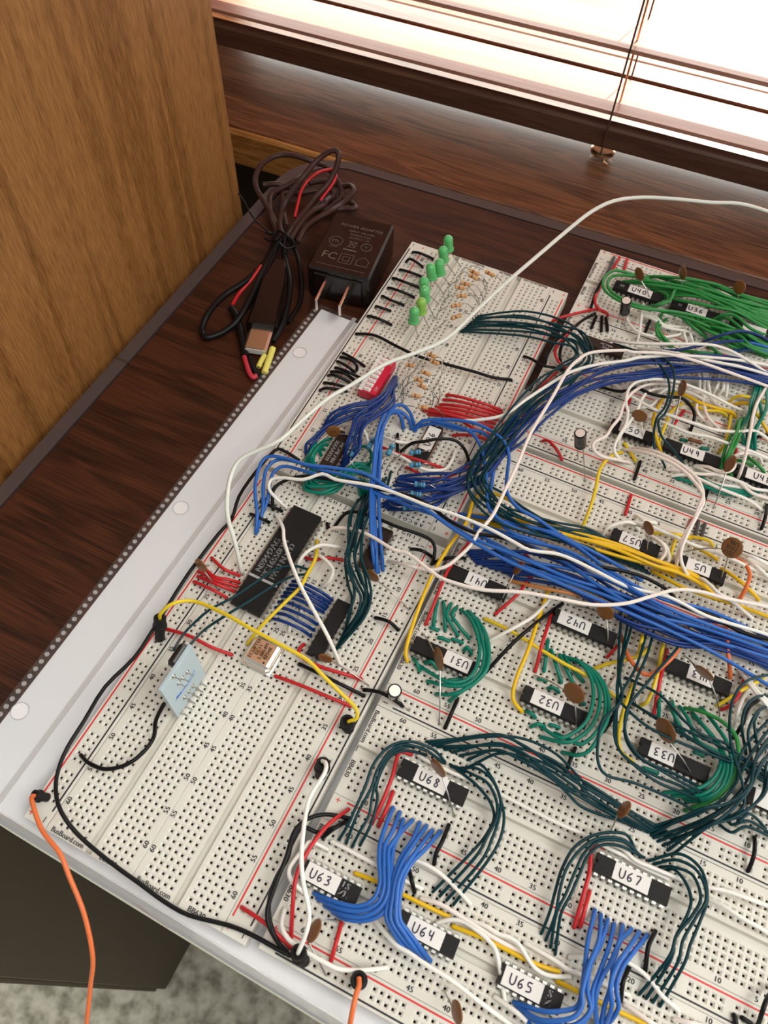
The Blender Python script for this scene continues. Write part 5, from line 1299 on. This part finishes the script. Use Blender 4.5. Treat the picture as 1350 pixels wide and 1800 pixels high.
W|gold|2|yellow wire, {1} of those between chips U50 and U49|-|350,285 280,400 260,520 300,680 342,780
W|yellow|2|yellow wire, {2} of those between chips U50 and U49|-|530,325 430,400 370,540 340,620 310,705
W|gold|1.6|yellow wire above chip U49, long one ending right|-|430,225 560,240 700,310 850,360 1000,400 1040,442
W|yellow|1.4|yellow wire above chip U49, shorter one|-|590,310 750,380 900,395 952,432
W|yellow|1.8|yellow wire dropping to the right end of chip U49|-|1000,425 970,600 940,700 890,778
W|yellow|2|yellow wire at the right edge, upper|-|990,300 1050,255 1150,255 1380,320
W|gold|2|yellow wire at the right edge, bending down|-|1040,325 1150,320 1230,400 1380,640
W|black|.8|short black wire under the green ones left of chip U48|-|1180,700 1250,640 1350,620
W|red|.7|short red jumper under the green wires left of chip U48|-|1050,735 1045,785
B|bright|3|3|10|green wire, {o} of three running down to chip U48's left end|green wires running down left of chip U48|1190,465 1170,490|1100,490 1050,600 1000,720 960,830|900,925 955,905
B|green|5|2.4|24|darker green wire hanging at the right edge above chip U48|darker green wires at the right edge|1240,140 1330,160|1260,300 1240,440 1180,580|1120,690 1230,740
W|bright|1.2|green wire slanting down right over chip U48|-|1155,830 1250,900 1310,965
W|bright|1.2|green wire lying level beside the ringed disc capacitor|-|1040,860 1120,870 1200,905
W|bright|1|short green wire at the left end of chip U48|-|960,985 1000,1000 1010,1020
B|green|3|.8|10|dark green wire under the white ones below chip U49|dark green wires below chip U49|500,1030 700,1000|750,1090 950,1150|1180,1190 1240,1160
W|green|.4|green end piece of a link above chip U49, left|-|530,662 572,672
W|green|.4|green end piece of a link above chip U49, right|-|722,742 778,750
@ 650,1000,3.375
W|green|.8|green jumper, {1} from the left above chip U31|-|402,180 390,250 380,325
W|green|.8|green jumper, {2} from the left above chip U31|-|437,200 445,280 447,355
W|green|1|green jumper, {3} from the left above chip U31|-|480,210 455,270 480,320 520,388
W|green|1|green jumper, {4} from the left above chip U31|-|512,232 488,275 530,340 587,407
W|green|2.4|green wire, {1} from inside of the arcs right of chip U31|-|545,245 600,300 640,400 652,500 625,600 560,665 450,665 300,580
W|green|2.6|green wire, {2} from inside of the arcs right of chip U31|-|585,255 640,330 670,430 680,520 650,620 560,690 450,690 350,668
W|green|2.8|green wire, {3} from inside of the arcs right of chip U31|-|600,262 670,350 695,440 700,530 665,630 570,710 480,745 400,742
W|green|3|green wire, {4} from inside of the arcs right of chip U31|-|640,300 690,390 708,500 690,600 620,680 540,730 480,778
W|green|.4|tiny green link, {1} from the left above chip U31|-|365,348 400,362
W|green|.4|tiny green link, {2} from the left above chip U31|-|415,408 465,425
W|green|.4|tiny green link, {3} from the left above chip U31|-|495,418 545,435
W|green|.7|tiny green arch at the right end of chip U31|-|560,482 580,466 602,500
W|green|.6|tiny green link at the lower left corner of chip U31|-|262,535 280,560 295,600
W|green|.7|small green arch below chip U31|-|335,558 365,550 400,590
W|green|.5|short green link below chip U31, right|-|475,660 540,655
W|yellow|1.6|long yellow wire crossing from chip U41 past chip U32|-|692,300 840,370 1000,470 1150,560 1300,640 1460,760 1520,800
W|white|2|white wire slanting up from chip U31's arcs towards chip U42|-|700,432 850,352 970,280 1085,165
W|black|2|black wire slanting beside the white one between chips U31 and U42|-|700,600 850,440 1000,310 1135,212
W|red|2|red wire dropping to chip U32 from beside chip U42|-|1085,250 1030,420 985,595
W|gold|2|yellow wire dropping past chip U32's left end|-|1055,140 1000,300 940,480 870,650 850,770 900,842
W|green|.8|green jumper, {1} from the left above chip U32|-|1057,430 1045,520 1035,600
W|green|.8|green jumper, {2} from the left above chip U32|-|1078,485 1105,570 1135,665
W|green|.8|green jumper, {3} from the left above chip U32|-|1130,515 1170,600 1208,680
W|green|.8|green jumper, {4} from the left above chip U32|-|1155,515 1200,590 1262,662
W|green|.4|tiny green link above chip U32, left|-|1005,650 1045,662
W|green|.5|tiny green arch above chip U32, middle|-|1062,708 1090,705 1120,728
W|green|.4|tiny green link at the right end of chip U32|-|1242,785 1272,800
W|green|.6|short green link below chip U32's left end|-|930,845 955,855 980,880
W|green|.6|green link below chip U32, left|-|960,935 1000,920 1035,935
W|green|.5|green link below chip U32, middle|-|1075,925 1120,940
B|teal|9|2.6|34|dark teal wire, {o} in the long fan from above chip U68 to the right|dark teal wires in the long fan above chip U68|362,1022 410,1050 520,1090 635,1152|740,1040 900,1075 1060,1160 1200,1270 1320,1360|1500,1500 1620,1545 1785,1570
B|teal|4|2.4|24|dark teal wire, {o} of four arching right of chip U68|dark teal wires right of chip U68|485,1165 560,1190|625,1205 700,1270 755,1370 770,1480 720,1590 640,1720|390,1900 510,1975
W|white|.8|long white wire from chip U68's top side across to the next chip|-|292,1110 350,1145 500,1215 700,1300 900,1400 1100,1500 1290,1585 1400,1650 1500,1700 1600,1760 1760,1835
@ 950,1100,3.375
W|white|1|white wire arching over the top side of chip U67|-|375,1285 480,1320 560,1390 650,1430 760,1475 862,1515
W|green|2.6|green wire, {1} from inside of the arcs right of chip U32|-|145,185 230,215 300,310 312,440 270,570 170,650 100,660 8,600
W|green|2.8|green wire, {2} from inside of the arcs right of chip U32|-|180,200 270,240 340,350 350,480 300,600 200,680 120,690 10,662
W|green|3|green wire, {3} from inside of the arcs right of chip U32|-|200,205 300,260 370,360 385,500 340,620 250,700 180,680 92,640
W|green|3.2|green wire, {4} from inside of the arcs right of chip U32|-|230,210 330,280 395,390 405,530 350,650 290,740 220,768 137,752
W|green|1.2|green jumper, {1} from the left above chip U33|-|710,398 705,460 702,532
W|green|1.2|green jumper, {2} from the left above chip U33|-|782,450 790,500 805,580
W|green|1.2|green jumper, {3} from the left above chip U33|-|765,480 800,540 850,640
W|green|2.4|green wire, {1} from inside of the arcs right of chip U33|-|830,485 880,560 930,680 1060,760 1060,850 1000,930 900,975 745,990
W|green|2.6|green wire, {2} from inside of the arcs right of chip U33|-|905,520 980,610 1060,720 1090,830 1050,930 960,1000 800,1010
W|green|2.8|green wire, {3} from inside of the arcs right of chip U33|-|915,545 1010,640 1085,750 1110,850 1070,960 980,1020 860,1025
W|green|3|green wire, {4} from inside of the arcs right of chip U33|-|960,492 1040,590 1110,700 1135,830 1100,950 1000,1030 880,1040
W|bright|3.2|lighter green wire ringing the arcs right of chip U33|-|865,490 960,510 1080,570 1160,660 1172,800 1130,930 1030,1030 872,1090
W|green|.5|short green link at the right end of chip U33|-|920,750 965,770
W|green|.5|short green link below chip U33|-|620,845 690,870
W|green|.4|tiny green link above chip U33|-|778,690 795,685
W|yellow|2|yellow wire curling left of chip U33|-|550,350 500,480 468,620 475,740 545,805
W|yellow|1.6|yellow wire meeting the dark teal group below chip U42|-|330,250 420,220 520,200 600,170 650,128
W|yellow|2|yellow wire hanging left of chip U43|-|740,60 720,150 690,300 640,440 598,472
W|yellow|2|short yellow wire hanging beside it, left of chip U43|-|610,20 600,90 585,160
W|yellow|1.6|yellow wire lying at the right end of chip U43|-|1315,318 1200,380 1060,468
W|red|.9|short red jumper at the right end of chip U42|-|455,120 430,150 400,182
W|red|2|red wire hanging down left of chip U43|-|750,150 715,300 675,512
W|red|1.6|red wire at the right end of chip U43|-|1215,290 1180,400 1130,470 1080,495
W|white|2.2|white wire right of chip U43, left one|-|1185,270 1250,360 1350,480 1420,560
W|white|2.2|white wire right of chip U43, right one|-|1215,265 1270,370 1350,450 1430,520
W|white|2|white printed wire dropping beside the yellow one, right of chip U43|-|1220,395 1180,480 1150,600
W|pink|.8|short pale wire above the dark teal group|-|420,352 455,298
W|black|.8|short black jumper below the arcs of chip U32|-|205,730 180,790 152,862
W|black|1.8|black wire behind the dark teal wires below chip U42|-|470,440 430,540 380,620
W|black|2.4|black wire behind the dark teal arcs at the right edge|-|1330,420 1240,480 1200,580 1150,660
W|teal|4|dark teal wire, {1} of the group falling past chip U32 and on to the right|-|480,-80 465,150 460,330 450,560 460,720 560,830 700,930 870,1000 1040,1080
W|teal|4.4|dark teal wire, {2} of the group falling past chip U32 and on to the right|-|530,-80 480,200 455,400 520,500 640,600 800,680 1000,760 1150,820 1380,930
W|teal|4.8|dark teal wire, {3} of the group falling past chip U32 and on to the right|-|560,-60 500,150 470,300 480,440 370,560 340,700 345,820 400,890 550,930 700,990 850,1060 920,1115
W|teal|4|dark teal wire, {4} of the group falling past chip U32 and on to the right|-|650,-60 600,150 550,280 480,400 440,550 450,700 530,800 680,890 850,960 1010,1072
W|teal|4.4|dark teal wire, {5} of the group falling past chip U32 and on to the right|-|690,-50 640,150 570,320 520,500 500,640 560,760 700,850 900,960 1080,1032
W|teal|5|dark teal wire, {6} of the group falling past chip U32 and on to the right|-|900,-30 820,120 700,260 600,380 520,480 500,600 530,700 620,800 800,880 1000,990
W|teal|4|dark teal wire, {1} of those slanting over chip U33|-|510,310 600,350 720,420 850,560 950,640 1100,700 1200,780 1390,900
W|teal|3.6|dark teal wire, {2} of those slanting over chip U33|-|500,420 640,520 780,580 950,660 1100,730 1220,810 1390,940
W|teal|3.4|dark teal wire, {3} of those slanting over chip U33|-|560,470 700,560 900,680 1050,760 1200,820 1390,930
W|teal|3.2|dark teal wire, {4} of those slanting over chip U33|-|540,460 680,540 850,640 1000,740 1150,810 1390,970
W|teal|5|dark teal wire, outermost of the tall arcs at the right edge|-|1390,285 1240,320 1160,400 1125,520 1130,700 1180,870 1210,1000 1180,1100 1000,1180 800,1262
W|teal|4|dark teal wire, second of the tall arcs at the right edge|-|1390,418 1290,420 1220,480 1195,600 1220,750
W|teal|4|dark teal wire, third of the tall arcs at the right edge|-|1390,460 1290,510 1235,620 1240,710 1255,800
W|teal|3|dark teal wire, innermost of the tall arcs at the right edge|-|1300,500 1270,570 1275,640 1290,740
B|teal|8|4|46|dark teal wire in the group sweeping down from the right edge|dark teal wires sweeping down from the right edge|1390,520 1400,860|1300,780 1240,960 1120,1080 960,1150|640,1200 700,1260 800,1345
B|teal|3|2|22|dark teal wire going off to the lower right below chip U33|dark teal wires to the lower right|1040,1160 1200,1080|1130,1190 1240,1150|1390,1265 1330,1195
@ 950,1400,3.375
B|teal|4|3|26|dark teal wire, {o} of four arching left of chip U67|dark teal wires left of chip U67|608,358 585,345 560,318|490,265 350,250 240,320 180,440 140,570 90,700|8,805 90,922
B|teal|4|3|30|dark teal wire, {o} of four arching right of chip U67|dark teal wires right of chip U67|655,378 745,440|800,400 900,470 955,600 920,720 840,850 790,980|598,1160 718,1228
B|lightblue|4|3.4|30|blue wire, {o} of the four curling under chip U65|blue wires curling under chip U65|320,685 435,765|345,860 300,1000 275,1150 270,1260 180,1330 0,1330|-145,1225 -110,1290
B|lightblue|4|3.6|32|blue wire, {o} of the four dropping off the bottom edge below chip U67|blue wires dropping off the bottom edge|487,772 630,828|500,880 450,1000 420,1120 400,1250|390,1360 340,1390
W|red|1.4|bent red jumper at the left end of chip U67|-|380,305 330,288 300,330 290,450 250,600 203,765
W|red|.8|short red jumper beside the bent one below chip U67|-|290,568 265,660 238,765
W|black|1|black jumper right of the blue fan below chip U67|-|680,805 640,890 622,1030
W|black|1|black jumper behind the blue wires at the number 20|-|525,1015 490,1100 477,1205
W|black|1.2|black jumper crossing the red line near the number 15|-|1270,248 1268,340 1235,435
W|white|1|long white wire from chip U67's right end, upper|-|840,500 980,535 1100,560 1230,605 1390,665
W|white|1|long printed white wire from chip U67's right end, lower|-|1000,610 1100,660 1200,725 1300,780 1390,840
W|white|.9|white wire passing under the blue fan below chip U67, to the right|-|190,955 420,945 520,985 600,1040 665,1105 720,1180 810,1262
W|gold|.5|yellow jumper between chips U65 and the blue wires|-|112,1105 240,1165 410,1250 600,1340 700,1390
W|pink|.8|pale wire at the bottom edge right of chip U65|-|510,1240 640,1330 720,1380
W|pink|.6|pale wire at the bottom edge by the number 10|-|800,1325 900,1345 1010,1375
W|black|2|black wire running down the right edge of the picture|-|1400,1120 1345,1200 1315,1280 1290,1360
W|black|.8|short black jumper at the bottom edge, left of two by the number 10|-|1150,1300 1160,1345
W|black|.8|short black jumper at the bottom edge, right of two by the number 10|-|1200,1315 1245,1345
@ 850,1600,5.4
W|white|1.2|white wire bending over the yellow jumper above chip U65|-|-165,85 0,140 130,220 250,260 340,330 420,460 500,560 620,620 805,632
W|pink|1|pale wire lying along the yellow jumper left of chip U65|-|-580,-110 -400,-50 -200,70 0,200 150,290 345,395
W|gold|.5|yellow jumper running from chip U64 towards chip U65|-|-270,162 0,265 200,365 380,460 550,530 702,578
W|white|.8|printed white wire right of chip U65, ending at the blue wires|-|405,315 550,400 700,490 800,560 930,610 1050,650 1250,755 1370,800
W|gold|.5|yellow jumper right of chip U65, going under the blue wires|-|710,680 820,735 945,800
W|white|1|white printed wire between chips U64 and U65|-|-435,120 -320,90 -200,105 -90,170 50,290 130,430 205,865
W|white|1|white printed wire left of chip U65, going off the bottom|-|120,830 300,960 430,1075 560,1190
'''
WORDS = {'{%d}' % i: w for i, w in enumerate(['', 'first', 'second', 'third', 'fourth', 'fifth', 'sixth', 'seventh', 'eighth', 'ninth'])}
ctx = (0, 0, 1)
for line in DATA.strip().split('\n'):
    if line[0] == '@': ctx = tuple(float(v) for v in line[1:].split(',')); continue
    f = line.split('|')
    if f[0] == 'W':
        lab = f[3]
        for k_, w_ in WORDS.items(): lab = lab.replace(k_, w_)
        wire(f[1], float(f[2]), parse(f[5], ctx), lab, None if f[4] == '-' else f[4], ends=(0, 0) if f[1] in ('orange',) and 'lead' in lab else (1, 1))
    else:
        bundle(f[1], int(f[2]), float(f[3]), float(f[4]), f[5], f[6], parse(f[7], ctx), parse(f[8], ctx), parse(f[9], ctx))

def ladder(col, n, h, bulge, lab, group, A_, B_):
    A_ = spreadline(A_, n); B_ = spreadline(B_, n)
    for i in range(n):
        a, b_ = A_[i], B_[i]; rn = random.Random(i * 7 + 3)
        pts = [a, (a[0] + (b_[0] - a[0]) * .3 + rn.uniform(-2, 2), a[1] + (b_[1] - a[1]) * .3 - bulge), (a[0] + (b_[0] - a[0]) * .7 + rn.uniform(-2, 2), a[1] + (b_[1] - a[1]) * .7 - bulge * .8), b_]
        wire(col, h * rn.uniform(.8, 1.2), pts, lab.replace('{o}', ORD[i]), group)
ladder('blue', 9, 2.0, 5, 'short dark blue wire, {o} from the top of the ladder beside the long chip', 'short dark blue wires beside the long chip',
       parse('648,965 590,1045 525,1162', (300, 700, 3)), parse('848,1060 800,1125 735,1252', (300, 700, 3)))
ladder('red', 6, 1.6, 3, 'red wire, {o} from the back of the flat red group right of the resistors', 'red wires beside the tan resistors',
       parse('712,882 672,945 590,965', (550, 400, 3)), parse('990,962 975,1000 940,1050', (550, 400, 3)))
SPECS.sort(key=lambda s_: -s_[0])
for s_ in SPECS[:300]: wire_build(*s_[1:])
rest = MB(); names = []
for s_ in SPECS[300:]:
    if s_[1] not in names: names.append(s_[1])
WMI = {n_: i for i, n_ in enumerate(names)}
for s_ in SPECS[300:]: wire_build(*s_[1:], into=rest)
o = build(rest, 'jumper_wires', [M[n_] for n_ in names]); o['kind'] = 'stuff'
tag(o, 'remaining tangle of small jumper wires in the bundles over the breadboards', 'wires')

# black pin sockets at the ends of the long leads
def socket(p0, z0, p1, z1, r, label):
    a = Vector(U(*p0, z0)); b_ = Vector(U(*p1, z1)); t, b0 = at('pin_socket', label, 'connector', tuple(a))
    ax = b_ - a; h = ax.length
    mb = MB(); mb.lathe([(0, 0), (r * .75, 0), (r * .82, .15), (r * .82, h * .55), (r * 1.15, h * .58), (r * 1.15, h * .68), (r, h * .72), (r, h), (r * .6, h), (r * .55, h - .5), (0, h - .5)], (0, 0, 0), ax, 18); build(mb, 'housing', M['chip'], t)
    mb = MB(); mb.tube([(0, 0, 0), tuple(-ax.normalized() * .9)], .12, 6); build(mb, 'pin', M['metal'], t)
socket((281, 1123), .3, (281, 1086), 5.0, .95, 'black socket of the yellow lead standing in the outer left rail')
socket((84, 1402), .3, (60, 1398), 2.4, .75, 'black socket of the orange lead at the lower left corner')
socket((613, 1282), .3, (610, 1267), 3.2, 1.0, 'black socket of the yellow lead in the rail between the two blocks')
socket((563, 1364), .3, (568, 1341), 3.3, 1.0, 'black socket of the off-white lead in the rail beside the numbers 40 and 45')
socket((534, 1690), .3, (524, 1673), 3.4, 1.0, 'dark socket of the off-white lead at the bottom left corner of the right block')
socket((631, 1730), .3, (631, 1720), 3.0, .95, 'black socket of the orange lead in the bottom rail')
